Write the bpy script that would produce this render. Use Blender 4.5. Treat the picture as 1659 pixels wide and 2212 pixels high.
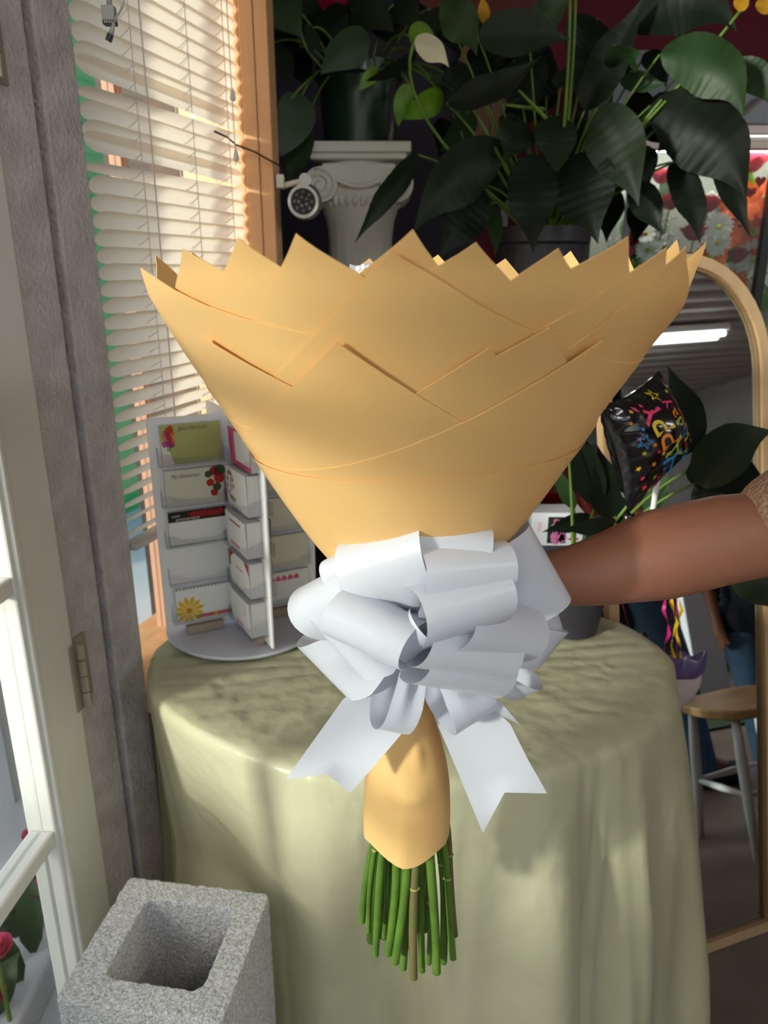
import bpy, bmesh, math, random
from mathutils import Vector, Matrix
random.seed(7)
for o in list(bpy.data.objects): bpy.data.objects.remove(o)
SC = bpy.context.scene
COL = SC.collection

# ------------------------------------------------------------------ camera, sky, sun, exposure
FPX, PITCH, CAMZ = 1600.0, math.radians(18.0), 1.30
cd = bpy.data.cameras.new('camera'); cam = bpy.data.objects.new('camera', cd); COL.objects.link(cam)
cam.location = (0, 0, CAMZ); cam.rotation_euler = (math.radians(90) - PITCH, 0, 0)
cd.sensor_fit = 'HORIZONTAL'; cd.sensor_width = 36.0; cd.lens = 36.0 * FPX / 1659.0
cd.clip_start = 0.02; cd.clip_end = 200
cd.dof.use_dof = True; cd.dof.focus_distance = 0.60; cd.dof.aperture_fstop = 13.0
SC.camera = cam

SUN_DIR = Vector((-0.71, -0.61, 0.15)).normalized()          # towards the sun
world = bpy.data.worlds.new('sky'); SC.world = world; world.use_nodes = True
wn = world.node_tree; wn.nodes.clear()
wo = wn.nodes.new('ShaderNodeOutputWorld'); wb = wn.nodes.new('ShaderNodeBackground')
sky = wn.nodes.new('ShaderNodeTexSky'); sky.sky_type = 'NISHITA'; sky.sun_disc = False
sky.sun_elevation = math.radians(32); sky.sun_rotation = math.atan2(SUN_DIR.x, SUN_DIR.y)
sky.air_density = 1.0; sky.dust_density = 2.0
wb.inputs['Strength'].default_value = 0.27
wn.links.new(sky.outputs[0], wb.inputs[0]); wn.links.new(wb.outputs[0], wo.inputs[0])
sl = bpy.data.lights.new('sun', 'SUN'); sl.energy = 4.3; sl.angle = math.radians(5); sl.color = (1.0, .95, .88)
so = bpy.data.objects.new('sun', sl); COL.objects.link(so); so.location = (-4, -2, 5)
so.rotation_euler = SUN_DIR.to_track_quat('Z', 'Y').to_euler()
SC.view_settings.view_transform = 'Standard'; SC.view_settings.look = 'None'
SC.view_settings.gamma = 1.0; SC.view_settings.use_curve_mapping = False
SC.view_settings.exposure = -0.12
SC.cycles.max_bounces = 7; SC.cycles.diffuse_bounces = 4; SC.cycles.glossy_bounces = 4; SC.cycles.transmission_bounces = 4; SC.cycles.transparent_max_bounces = 12; SC.cycles.use_adaptive_sampling = True; SC.cycles.adaptive_threshold = .07; SC.cycles.use_light_tree = False; SC.cycles.caustics_reflective = False
SC.cycles.sample_clamp_indirect = 6.0; SC.cycles.use_denoising = True

# ------------------------------------------------------------------ photograph rays -> points in the room
_c, _s = math.cos(PITCH), math.sin(PITCH)
def ray(x, y):
    r = x - 829.5; u = 1106.0 - y
    return Vector((r, FPX * _c + u * _s, u * _c - FPX * _s))
def at(x, y, Y):            # point on the sight line at ground distance Y
    d = ray(x, y); return Vector((0, 0, CAMZ)) + d * (Y / d.y)
def atz(x, y, z):           # point on the sight line at height z
    d = ray(x, y); return Vector((0, 0, CAMZ)) + d * ((z - CAMZ) / d.z)
def pxm(Y, z=1.1):          # metres per photograph pixel at a point
    return (Y * _c + (CAMZ - z) * _s) / FPX

# ------------------------------------------------------------------ materials
MATS = {}
def lin(c):
    return tuple(((v / 255) / 12.92 if v / 255 <= .04045 else ((v / 255 + .055) / 1.055) ** 2.4) for v in c)
def mat(name, rgb, rough=.5, noise=None, bump=None, transl=0, metal=0, spec=.5, sheen=0, aniso=0,
        transp=0, emit=0, rgb2=None, wave=None, coat=0, subs=0):
    """rgb in 0..255; noise=(scale, amount) mixes towards rgb2 (or a darker tone); bump=(scale, strength)"""
    m = bpy.data.materials.new(name); m.use_nodes = True; MATS[name] = m
    nt = m.node_tree; N = nt.nodes; L = nt.links
    p = N['Principled BSDF']; out = N['Material Output']
    base = lin(rgb) + (1,)
    p.inputs['Base Color'].default_value = base
    p.inputs['Roughness'].default_value = rough; p.inputs['Metallic'].default_value = metal
    p.inputs['Specular IOR Level'].default_value = spec
    if sheen: p.inputs['Sheen Weight'].default_value = sheen
    if aniso: p.inputs['Anisotropic'].default_value = aniso
    if coat: p.inputs['Coat Weight'].default_value = coat; p.inputs['Coat Roughness'].default_value = .08
    if subs: p.inputs['Subsurface Weight'].default_value = subs; p.inputs['Subsurface Radius'].default_value = (.012, .005, .003); p.inputs['Subsurface Scale'].default_value = 1.0
    tc = N.new('ShaderNodeTexCoord'); src = None
    if noise or wave:
        mp = N.new('ShaderNodeMapping'); L.new(tc.outputs['Object'], mp.inputs[0])
        if wave:
            tx = N.new('ShaderNodeTexNoise'); mp.inputs['Scale'].default_value = wave; tx.inputs['Scale'].default_value = 1.0
            tx.inputs['Detail'].default_value = 3; amt = noise[1] if noise else 1
        else:
            tx = N.new('ShaderNodeTexNoise'); tx.inputs['Scale'].default_value = noise[0]; tx.inputs['Detail'].default_value = 3; amt = noise[1]
        L.new(mp.outputs[0], tx.inputs['Vector'])
        rp = N.new('ShaderNodeValToRGB'); rp.color_ramp.elements[0].position = .35; rp.color_ramp.elements[1].position = .68
        b2 = lin(rgb2) if rgb2 else tuple(v * .55 for v in base[:3])
        rp.color_ramp.elements[0].color = base
        rp.color_ramp.elements[1].color = tuple(base[i] * (1 - amt) + b2[i] * amt for i in range(3)) + (1,)
        L.new(tx.outputs['Fac'], rp.inputs[0]); L.new(rp.outputs[0], p.inputs['Base Color']); src = rp
    if bump:
        bt = N.new('ShaderNodeTexNoise'); bt.inputs['Scale'].default_value = bump[0]; bt.inputs['Detail'].default_value = 2
        L.new(tc.outputs['Object'], bt.inputs['Vector'])
        bn = N.new('ShaderNodeBump'); bn.inputs['Strength'].default_value = bump[1]; bn.inputs['Distance'].default_value = .004
        L.new(bt.outputs['Fac'], bn.inputs['Height']); L.new(bn.outputs[0], p.inputs['Normal'])
    sh = p.outputs[0]
    if transl:
        t = N.new('ShaderNodeBsdfTranslucent'); t.inputs[0].default_value = base
        if src: L.new(src.outputs[0], t.inputs[0])
        mx = N.new('ShaderNodeMixShader'); mx.inputs[0].default_value = transl
        L.new(sh, mx.inputs[1]); L.new(t.outputs[0], mx.inputs[2]); sh = mx.outputs[0]
    if transp:
        t = N.new('ShaderNodeBsdfTransparent'); mx = N.new('ShaderNodeMixShader'); mx.inputs[0].default_value = transp
        L.new(sh, mx.inputs[1]); L.new(t.outputs[0], mx.inputs[2]); sh = mx.outputs[0]
    if emit:
        p.inputs['Emission Color'].default_value = base; p.inputs['Emission Strength'].default_value = emit
    L.new(sh, out.inputs[0])
    return m
def glass(name, tint=(250, 255, 253), refl=.06):
    m = bpy.data.materials.new(name); m.use_nodes = True; MATS[name] = m
    N = m.node_tree.nodes; L = m.node_tree.links; N.remove(N['Principled BSDF'])
    t = N.new('ShaderNodeBsdfTransparent'); t.inputs[0].default_value = lin(tint) + (1,)
    g = N.new('ShaderNodeBsdfGlossy'); g.inputs['Roughness'].default_value = .03
    mx = N.new('ShaderNodeMixShader'); mx.inputs[0].default_value = refl
    L.new(t.outputs[0], mx.inputs[1]); L.new(g.outputs[0], mx.inputs[2]); L.new(mx.outputs[0], N['Material Output'].inputs[0])
    return m

# ------------------------------------------------------------------ mesh building
def wloc(o):
    v = Vector((0, 0, 0))
    while o: v = v + o.location; o = o.parent
    return v
class MB:
    def __init__(s): s.v = []; s.f = []
    def add(s, vs, fs):
        k = len(s.v); s.v += [Vector(v) for v in vs]; s.f += [tuple(i + k for i in f) for f in fs]; return s
    def box(s, c, size, R=None):
        h = Vector(size) / 2; c = Vector(c); vs = []
        for dx in (-1, 1):
            for dy in (-1, 1):
                for dz in (-1, 1):
                    p = Vector((dx * h.x, dy * h.y, dz * h.z)); vs.append(c + (R @ p if R else p))
        return s.add(vs, [(0, 1, 3, 2), (4, 6, 7, 5), (0, 4, 5, 1), (2, 3, 7, 6), (0, 2, 6, 4), (1, 5, 7, 3)])
    def tube(s, pts, rad, n=8, cap=True, flat=None):
        pts = [Vector(p) for p in pts]; m = len(pts)
        if not hasattr(rad, '__len__'): rad = [rad] * m
        tg = [(pts[min(i + 1, m - 1)] - pts[max(i - 1, 0)]).normalized() for i in range(m)]
        a = tg[0].cross(Vector((0, 0, 1)));  a = a if a.length > .1 else tg[0].cross(Vector((1, 0, 0)))
        vs = []
        for i in range(m):
            a = (a - tg[i] * a.dot(tg[i])).normalized(); b = tg[i].cross(a)
            for k in range(n):
                w = 2 * math.pi * k / n; vs.append(pts[i] + (a * math.cos(w) + b * math.sin(w) * (flat or 1)) * rad[i])
        fs = [(i * n + k, i * n + (k + 1) % n, (i + 1) * n + (k + 1) % n, (i + 1) * n + k) for i in range(m - 1) for k in range(n)]
        if cap: fs += [tuple(range(n - 1, -1, -1)), tuple((m - 1) * n + k for k in range(n))]
        return s.add(vs, fs)
    def lathe(s, prof, c=(0, 0, 0), n=24, R=None, cap=False, mod=None):
        c = Vector(c); m = len(prof); vs = []
        for i, (r, z) in enumerate(prof):
            for k in range(n):
                w = 2 * math.pi * k / n; rr = r * (mod(w, z) if mod else 1)
                p = Vector((rr * math.cos(w), rr * math.sin(w), z)); vs.append(c + (R @ p if R else p))
        fs = [(i * n + k, i * n + (k + 1) % n, (i + 1) * n + (k + 1) % n, (i + 1) * n + k) for i in range(m - 1) for k in range(n)]
        if cap: fs += [tuple(range(n - 1, -1, -1)), tuple((m - 1) * n + k for k in range(n))]
        return s.add(vs, fs)
    def grid(s, nu, nv, fn, wrap=False):
        vs = [fn(i / (nu - 1), j / (nv - 1)) for i in range(nu) for j in range(nv)]
        return s.add(vs, [(i * nv + j, (i + 1) * nv + j, (i + 1) * nv + j + 1, i * nv + j + 1) for i in range(nu - 1) for j in range(nv - 1)])
    def prism(s, poly, thick):     # poly: list of 3D points in a plane, thick: vector
        n = len(poly); t = Vector(thick); vs = [Vector(p) for p in poly] + [Vector(p) + t for p in poly]
        return s.add(vs, [tuple(range(n - 1, -1, -1)), tuple(range(n, 2 * n))] + [(i, (i + 1) % n, n + (i + 1) % n, n + i) for i in range(n)])
    def sphere(s, c, r, n=10, m=6, sc=(1, 1, 1)):
        c = Vector(c)
        pr = [(math.sin(math.pi * i / m), -math.cos(math.pi * i / m)) for i in range(m + 1)]
        vs = [c + Vector((pr[i][0] * math.cos(2 * math.pi * k / n) * r * sc[0], pr[i][0] * math.sin(2 * math.pi * k / n) * r * sc[1], pr[i][1] * r * sc[2])) for i in range(m + 1) for k in range(n)]
        return s.add(vs, [(i * n + k, i * n + (k + 1) % n, (i + 1) * n + (k + 1) % n, (i + 1) * n + k) for i in range(m) for k in range(n)])
    def build(s, name, m, parent=None, smooth=False, bevel=0, solid=0, subd=0, angle=None, split=False):
        off = wloc(parent) if parent else None
        if off is None:
            xs = [v.x for v in s.v]; ys = [v.y for v in s.v]; zs = [v.z for v in s.v]
            off = Vector(((min(xs) + max(xs)) / 2, (min(ys) + max(ys)) / 2, min(zs)))
        me = bpy.data.meshes.new(name); me.from_pydata([tuple(v - off) for v in s.v], [], s.f); me.update()
        bm = bmesh.new(); bm.from_mesh(me); bmesh.ops.remove_doubles(bm, verts=bm.verts, dist=1e-6)
        bmesh.ops.recalc_face_normals(bm, faces=bm.faces)
        bm.to_mesh(me); bm.free()
        o = bpy.data.objects.new(name, me); COL.objects.link(o)
        if parent: o.parent = parent
        else: o.location = off
        me.materials.append(m if not isinstance(m, str) else MATS[m])
        if smooth:
            me.polygons.foreach_set('use_smooth', [True] * len(me.polygons))
            if angle: me.set_sharp_from_angle(angle=math.radians(angle))
        if bevel:
            b = o.modifiers.new('bevel', 'BEVEL'); b.width = bevel; b.segments = 2; b.limit_method = 'ANGLE'
        if solid:
            b = o.modifiers.new('solid', 'SOLIDIFY'); b.thickness = solid; b.offset = 0
        if split:
            b = o.modifiers.new('split', 'EDGE_SPLIT'); b.split_angle = math.radians(35)
        if subd:
            b = o.modifiers.new('subd', 'SUBSURF'); b.levels = subd; b.render_levels = subd
        return o
def tag(o, label=None, cat=None, group=None, kind=None):
    if label: o['label'] = label
    if cat: o['category'] = cat
    if group: o['group'] = group
    if kind: o['kind'] = kind
    return o
def thing(name, loc, label=None, cat=None, group=None, kind=None):
    o = bpy.data.objects.new(name, None); COL.objects.link(o); o.location = loc; o.empty_display_size = .05
    return tag(o, label, cat, group, kind)
def struct(o): o['kind'] = 'structure'; return o
def rotz(a): return Matrix.Rotation(a, 3, 'Z')
def basis(x, y, z): return Matrix((x, y, z)).transposed()
def bez(a, b, c, t): return a * (1 - t) ** 2 + b * 2 * t * (1 - t) + c * t * t
_fontcache = {}
def text_mesh(txt, shear=0.0):
    """flat outline of a line of lettering: list of verts (x,y) and faces, height about 1, origin at left baseline"""
    key = (txt, shear)
    if key in _fontcache: return _fontcache[key]
    cu = bpy.data.curves.new('t', 'FONT'); cu.body = txt; cu.shear = shear; cu.resolution_u = 3
    ob = bpy.data.objects.new('t', cu); COL.objects.link(ob)
    dg = bpy.context.evaluated_depsgraph_get(); me = bpy.data.meshes.new_from_object(ob.evaluated_get(dg))
    r = ([(v.co.x, v.co.y) for v in me.vertices], [tuple(p.vertices) for p in me.polygons])
    bpy.data.objects.remove(ob); bpy.data.meshes.remove(me); _fontcache[key] = r
    return r
# ------------------------------------------------------------------ shared materials
mat('concrete_floor', (128, 110, 98), .75, noise=(3.0, .7), rgb2=(78, 66, 58), bump=(60, .3))
mat('ceiling_metal', (206, 200, 194), .55, noise=(2, .25), bump=(8, .1))
mat('maroon_wall', (112, 26, 44), .8, noise=(5, .2), bump=(40, .15))
mat('dark_wall', (92, 84, 80), .85, noise=(4, .3), bump=(30, .2))  # plain dark grey-brown for the short walls behind the post
mat('cream_wall', (204, 204, 204), .8, noise=(4, .2), bump=(30, .2))
mat('jamb_paint', (200, 192, 190), .8, noise=(26, .5), rgb2=(160, 152, 150), bump=(150, .8))
mat('groove', (70, 66, 66), .85, noise=(20, .3))
mat('door_paint', (232, 230, 224), .42, noise=(6, .12), bump=(14, .06))
mat('mullion_wood', (188, 140, 112), .6, noise=(20, .3))
mat('door_edge', (206, 196, 176), .7, noise=(30, .3))
mat('back_panel', (62, 56, 68), .8, noise=(6, .3))
mat('hinge_metal', (178, 168, 152), .4, metal=.45, noise=(30, .4))
mat('wood_trim', (240, 186, 134), .5, noise=(1, .45), wave=(30, 30, 2.2), rgb2=(206, 142, 94))
mat('outside_ground', (236, 236, 238), .9, noise=(1.5, .3), bump=(10, .2))
mat('green_paint', (70, 200, 110), .6, noise=(8, .2))
mat('pale_render', (226, 226, 230), .8, noise=(3, .2))
mat('brick_far', (190, 130, 110), .85, noise=(9, .4))
glass('pane_glass')

# window wall: runs away from the camera to the right; WN points into the room
W0 = Vector((-.445, .97, 0)); WD = Vector((.2924, .9563, 0)); WN = Vector((.9563, -.2924, 0))
RW = basis(WD, WN, Vector((0, 0, 1)))
def wall(t, off, z): return W0 + WD * t + WN * off + Vector((0, 0, z))
def wbox(mb, t0, t1, o0, o1, z0, z1):
    return mb.box(wall((t0 + t1) / 2, (o0 + o1) / 2, (z0 + z1) / 2), (t1 - t0, o1 - o0, z1 - z0), RW)

CEIL = 2.34
struct(MB().prism([wall(-3.2, -.14, 0), Vector((7.15, -2.1, 0)), Vector((7.15, 2.83, 0)), Vector((-.55, 2.83, 0)), Vector((-.55, 1.6, 0)), wall(.62, -.14, 0)], (0, 0, -.08)).build('floor', 'concrete_floor'))
# corrugated metal ceiling: ribs run diagonally as in the mirror
cm = MB(); nr = 64
def rib(i):
    f = (i % 4); return 0.045 if f in (1, 2) else 0.0
cdir = Vector((.90, .43, 0)); cper = Vector((-.43, .90, 0)); org = Vector((2.2, -.7, CEIL))
vs = []; fs = []
for i in range(nr * 4 + 1):
    off = (i / 4 - nr / 2) * .20
    z = rib(i)
    for sgn in (-1, 1): vs.append(org + cper * off + cdir * (sgn * 7.5) + Vector((0, 0, z)))
for i in range(nr * 4): fs.append((2 * i, 2 * i + 1, 2 * i + 3, 2 * i + 2))
cm.add(vs, fs); ceil = struct(cm.build('ceiling', 'ceiling_metal', solid=.01))
bm = bmesh.new(); bm.from_mesh(ceil.data)
for co, no in ((wall(0, -.145, 0), WN), (Vector((0, 2.83, 0)), Vector((0, -1, 0))), (Vector((0, -2.1, 0)), Vector((0, 1, 0))), (Vector((7.15, 0, 0)), Vector((-1, 0, 0))), (Vector((-.55, 0, 0)), Vector((1, 0, 0)))):
    if no.x == 1: continue
    bmesh.ops.bisect_plane(bm, geom=list(bm.verts) + list(bm.edges) + list(bm.faces), plane_co=co - ceil.location, plane_no=no, clear_inner=True)
bm.to_mesh(ceil.data); bm.free()
struct(MB().box((2.9, 2.78, 1.45), (7.4, .10, 2.9)).build('wall_back', 'maroon_wall'))
struct(MB().box((-.12, 2.72, 1.45), (.86, .02, 2.9)).build('trim_3', 'back_panel'))
struct(MB().box((7.1, .36, 1.45), (.1, 4.95, 2.9)).build('wall_right', 'cream_wall'))
wr_ = MB()
wr_.box((4.7, -2.05, 1.45), (4.9, .1, 2.9)); wr_.box((.45, -2.05, .15), (3.6, .1, .30)); wr_.box((.45, -2.05, 2.62), (3.6, .1, .56)); wr_.box((-1.25, -2.05, 1.45), (.35, .1, 2.9))
struct(wr_.build('wall_rear', 'cream_wall'))
rg_ = thing('window_fill_rear', (.58, -2.05, .30), kind='structure')  # unseen rear glazing, added to bring fill light from behind the camera
for k in range(3):
    x0 = -1.075 + k * 1.108; x1 = x0 + 1.108
    for c_, sz_ in (((x0 + .02, -2.05, 1.32), (.04, .07, 2.04)), ((x1 - .02, -2.05, 1.32), (.04, .07, 2.04)), (((x0 + x1) / 2, -2.05, .32), (1.108, .07, .04)), (((x0 + x1) / 2, -2.05, 2.32), (1.108, .07, .04))):
        MB().box(c_, sz_).build('window_frame', 'door_paint', rg_)
    MB().box(((x0 + x1) / 2, -2.05, 1.32), (1.04, .006, 1.98)).build('pane', 'pane_glass', rg_)

# front of the shop on the left: lintels, sill wall, piers; door and glass between them
wl = MB()
wbox(wl, -3.15, .62, -.14, -.01, 2.30, 2.9)              # lintel over everything
wbox(wl, .11, .60, -.14, -.01, 0, .62)                # below the window
wbox(wl, -1.86, -1.57, -.14, -.01, 0, 2.3)               # unseen pier beyond the door, sized to shade the bouquet's right half
wbox(wl, -2.62, -1.86, -.14, -.01, 0, .35)
wbox(wl, -3.15, -2.62, -.14, -.01, 0, 2.3)
struct(wl.build('wall_left', 'cream_wall'))
# short return behind the wooden post, back to the rear of the shop
pR = wall(.62, 0, 0)
struct(MB().box((-.50, 2.22, 1.45), (.1, 1.25, 2.9)).build('wall_return', 'dark_wall'))
struct(MB().box((-.40, 1.62, 1.45), (.28, .06, 2.9)).build('wall_corner', 'dark_wall'))

# unseen shop-front glazing behind the camera, added to let daylight in
def glazing(name, t0, t1, z0, z1):
    r = thing(name, wall((t0 + t1) / 2, -.07, z0), kind='structure')
    for a, b, c, d in ((t0, t1, z0, z0 + .05), (t0, t1, z1 - .05, z1), (t0, t0 + .05, z0, z1), (t1 - .05, t1, z0, z1)):
        wbox(MB(), a, b, -.10, -.04, c, d).build('window_frame', 'door_paint', r)
    wbox(MB(), t0 + .05, t1 - .05, -.073, -.067, z0 + .05, z1 - .05).build('pane', 'pane_glass', r)
glazing('window_fill_left', -2.62, -1.86, .35, 2.30)

# door jamb between door and window: two rough painted boards with a groove
j = thing('trim_1', wall(.03, 0, 0), kind='structure')
wbox(MB(), -.045, .030, -.10, .020, 0, 2.32).build('jamb_board', 'jamb_paint', j, bevel=.003)
wbox(MB(), .028, .046, -.10, .006, 0, 2.32).build('groove', 'groove', j)
wbox(MB(), .044, .112, -.10, .022, 0, 2.32).build('jamb_board', 'jamb_paint', j, bevel=.003)

# window with its wooden frame, mullion, sill and pane
w = thing('window_1', wall(.32, -.07, .62), kind='structure')
wbox(MB(), .11, .60, -.13, .035, .60, .645).build('window_sill', 'wood_trim', w, bevel=.003)
wbox(MB(), .11, .60, -.11, -.03, 2.25, 2.31).build('window_frame', 'wood_trim', w)
wbox(MB(), .568, .60, -.11, .012, .645, 2.31).build('window_frame', 'wood_trim', w, bevel=.002)
wbox(MB(), .318, .338, -.092, -.070, .645, 2.25).build('mullion', 'mullion_wood', w)
for a, b in ((.112, .318), (.338, .568)):
    wbox(MB(), a, b, -.083, -.079, .645, 2.25).build('pane', 'pane_glass', w)

# wooden corner post (three boards) right of the window
p0 = at(500, 300, 1.50); p1 = at(590, 300, 1.52)
pc = thing('trim_2', (0.5 * (p0.x + p1.x), 1.55, 0), kind='structure')
wd = p1.x - p0.x
for a, b, dy in ((0, .30, .004), (.31, .66, 0), (.67, 1.0, .002)):
    MB().box((p0.x + wd * (a + b) / 2, 1.545 + dy, 1.4), (wd * (b - a), .09, 2.8)).build('post_board', 'wood_trim', pc, bevel=.002)
MB().box((p0.x - .012, 1.565, 1.4), (.02, .05, 2.8)).build('post_board', 'wood_trim', pc)

# glazed door, ajar: hinge line at the jamb, leaf comes towards the camera
DH = wall(-.050, .012, 0); DD = Vector((-.075, -.9972, 0)).normalized(); DN = Vector((DD.y * -1, DD.x, 0))
if DN.x < 0: DN = -DN
RD = basis(DD, DN, Vector((0, 0, 1)))
def dbox(mb, s0, s1, o0, o1, z0, z1):
    return mb.box(DH + DD * ((s0 + s1) / 2) + DN * ((o0 + o1) / 2) + Vector((0, 0, (z0 + z1) / 2)), (s1 - s0, o1 - o0, z1 - z0), RD)
d = thing('door_1', DH + DD * .42, kind='structure')
ST = .112; DW = 1.13
dbox(MB(), 0.004, ST, -.02, .02, .02, 2.22).build('stile', 'door_paint', d, bevel=.003)
dbox(MB(), -.003, .004, -.012, .016, .02, 2.22).build('edge_strip', 'door_edge', d)
dbox(MB(), DW - ST, DW, -.02, .02, .02, 2.22).build('stile', 'door_paint', d, bevel=.003)
dbox(MB(), ST, DW - ST, -.02, .02, .02, .215).build('rail', 'door_paint', d, bevel=.003)
dbox(MB(), ST, DW - ST, -.02, .02, 2.07, 2.22).build('rail', 'door_paint', d, bevel=.003)
for s0 in (ST - .02, DW - ST + .002):
    dbox(MB(), s0 + .004, s0 + .014, .018, .026, .20, 2.08).build('moulding', 'door_paint', d, bevel=.003)
rows = [.215 + i * .3655 for i in range(6)]
cols = [ST + (DW - 2 * ST) * k / 3 for k in range(4)]
for z in rows[1:5]:
    dbox(MB(), ST, DW - ST, -.016, .018, z - .012, z + .012).build('muntin', 'door_paint', d, bevel=.004)
for s0 in cols[1:3]:
    dbox(MB(), s0 - .012, s0 + .012, -.015, .017, .215, 2.07).build('muntin', 'door_paint', d, bevel=.004)
for i in range(5):
    for k in range(3):
        z0 = rows[i] + (.012 if i else 0); z1 = rows[i + 1] - .012 if i < 4 else 2.07
        a = cols[k] + (.012 if k else 0); b = cols[k + 1] - (.012 if k < 2 else 0)
        dbox(MB(), a, b, -.003, .003, z0, z1).build('pane', 'pane_glass', d)
        for q0, q1, r0, r1 in ((a, a + .010, z0, z1), (b - .010, b, z0, z1), (a, b, z0, z0 + .010), (a, b, z1 - .010, z1)):
            pass
for zc in (atz(0, 0, 1).z * 0 + at(195, 1440, .94).z, at(25, 70, .94).z):      # two hinges
    h = dbox(MB(), .002, .018, .019, .023, zc - .05, zc + .05).build('hinge', 'hinge_metal', d, bevel=.001)
    for k in range(4):
        z = zc - .05 + k * .025
        c = DH + DN * .027 + Vector((0, 0, z + .001)); MB().lathe([(0, 0), (.007, 0), (.007, .0235), (0, .0235)], c, 12).build('knuckle', 'hinge_metal', h, smooth=True, angle=40)
    wbox(MB(), -.045, -.012, .020, .0235, zc - .05, zc + .05).build('hinge_leaf', 'hinge_metal', h, bevel=.001)

# outside the shop
struct(MB().prism([wall(-14, -.142, -.02), wall(14, -.142, -.02), wall(14, -14, -.02), wall(-14, -14, -.02)], (0, 0, -.06)).build('ground_outside', 'outside_ground'))
struct(MB().prism([wall(-3.15, -.142, -.03), Vector((12, -2.12, -.03)), Vector((12, -14, -.03)), wall(-14, -.142, -.03)], (0, 0, -.06)).build('pavement_outside', 'outside_ground'))
g = tag(wbox(MB(), 1.2, 2.95, -1.95, -1.88, -.02, 3.0).build('fence_panel', 'green_paint'), 'bright green painted panel outside beyond the window blind', 'panel')
_sh = Vector((SUN_DIR.x, SUN_DIR.y, 0)).normalized(); _pp = Vector((-_sh.y, _sh.x, 0)); _pp = _pp if _pp.x > 0 else -_pp
_c0 = Vector((-.30, .60, 0)) + _sh * 1.75
struct(MB().box(_c0 + _pp * -.55 + Vector((0, 0, .43)), (2.1, .18, .92), basis(_pp, _sh, Vector((0, 0, 1)))).build('wall_sun_screen', 'pale_render'))  # unseen low wall, added to keep the low sun off block and cloth
bd = thing('building', wall(6.5, -5.0, -.02), 'pale building across the street seen through blind gaps', 'building')
wbox(MB(), 2.0, 10, -6.4, -5.0, -.02, 3.4).build('wall', 'pale_render', bd)
wbox(MB(), 2.0, 10, -6.4, -4.95, 3.4, 4.6).build('upper_wall', 'brick_far', bd)
for k in range(4):
    wbox(MB(), 2.6 + k * 1.8, 3.6 + k * 1.8, -5.0, -4.97, .7, 1.9).build('window', 'groove', bd)
# ------------------------------------------------------------------ the wrapped bouquet
mat('kraft_paper', (242, 196, 128), .46, noise=(14, .06), bump=(90, .02), transl=.16, spec=.35)
mat('satin', (214, 217, 227), .27, bump=(900, .04), transl=.22, spec=.5, sheen=.2, aniso=.5)
mat('stem_green', (88, 122, 40), .42, noise=(26, .6), rgb2=(52, 80, 26), bump=(50, .2))
mat('stem_brown', (110, 92, 62), .55, noise=(30, .6), rgb2=(80, 104, 40), bump=(60, .3))
mat('stem_node', (176, 172, 92), .6, noise=(60, .5), rgb2=(110, 80, 50))
mat('rose_white', (246, 240, 228), .5, transl=.25)
mat('pearl', (240, 240, 238), .15, coat=.6)
BX, BY = .0215, .58
_prof_px = [(470, 636), (500, 622), (540, 604), (575, 580), (620, 560), (678, 518), (736, 476), (792, 437), (852, 395), (910, 357), (964, 318), (1017, 284), (1098, 228),
            (1148, 190), (1178, 164), (1250, 110), (1330, 70), (1420, 50), (1490, 46), (1540, 56), (1600, 76), (1650, 89), (1690, 95), (1750, 97), (1800, 95)]
PROF = []                                                # (z, r) from the top down
for y, hw in _prof_px:
    p = at(887, y, BY); PROF.append((p.z, hw * pxm(BY, p.z)))
def rad_at(z):
    if z >= PROF[0][0]: return PROF[0][1] + (z - PROF[0][0]) * .35
    for (z0, r0), (z1, r1) in zip(PROF, PROF[1:]):
        if z <= z0 and z >= z1: k = (z0 - z) / (z0 - z1); return r0 + (r1 - r0) * k
    return PROF[-1][1]
# meridian table by arc length, measured upwards from the neck
NECKZ = at(887, 1440, BY).z
MER = [(0.0, NECKZ, rad_at(NECKZ))]; z = NECKZ
while z < PROF[0][0] + .05:
    z2 = z + .004; r2 = rad_at(z2); MER.append((MER[-1][0] + math.hypot(.004, r2 - MER[-1][2]), z2, r2)); z = z2
def mer(S):
    if S <= 0: return NECKZ, MER[0][2]
    i = min(int(S / MER[-1][0] * (len(MER) - 1)), len(MER) - 2)
    while i < len(MER) - 2 and MER[i + 1][0] < S: i += 1
    while i > 0 and MER[i][0] > S: i -= 1
    a, b = MER[i], MER[i + 1]; k = (S - a[0]) / (b[0] - a[0]); return a[1] + (b[1] - a[1]) * k, a[2] + (b[2] - a[2]) * k
def s_of_z(z):
    for a, b in zip(MER, MER[1:]):
        if a[1] <= z <= b[1]: return a[0] + (b[0] - a[0]) * (z - a[1]) / (b[1] - a[1])
    return MER[-1][0] if z > MER[-1][1] else 0
_sa, _sb = s_of_z(at(887, 1098, BY).z), s_of_z(at(887, 600, BY).z)
SINB = (mer(_sb)[1] - mer(_sa)[1]) / (_sb - _sa); S0 = _sa - mer(_sa)[1] / SINB
def surf(theta, S, off=0.0):                            # theta 0 faces the camera
    z, r = mer(S); z2, r2 = mer(S + .004); z1, r1 = mer(S - .004)
    t = Vector((r2 - r1, z2 - z1)); t.normalize() if t.length > 0 else None
    nr, nz = (t.y, -t.x) if t.length > 0 else (1, 0)
    rr = r + nr * off
    return Vector((BX + rr * math.sin(theta), BY - rr * math.cos(theta), z + nz * off))
def to_U(theta, S): ps = theta * SINB; rho = S - S0; return Vector((rho * math.sin(ps), rho * math.cos(ps)))
def from_U(U): return math.atan2(U.x, U.y) / SINB, U.length + S0
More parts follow.
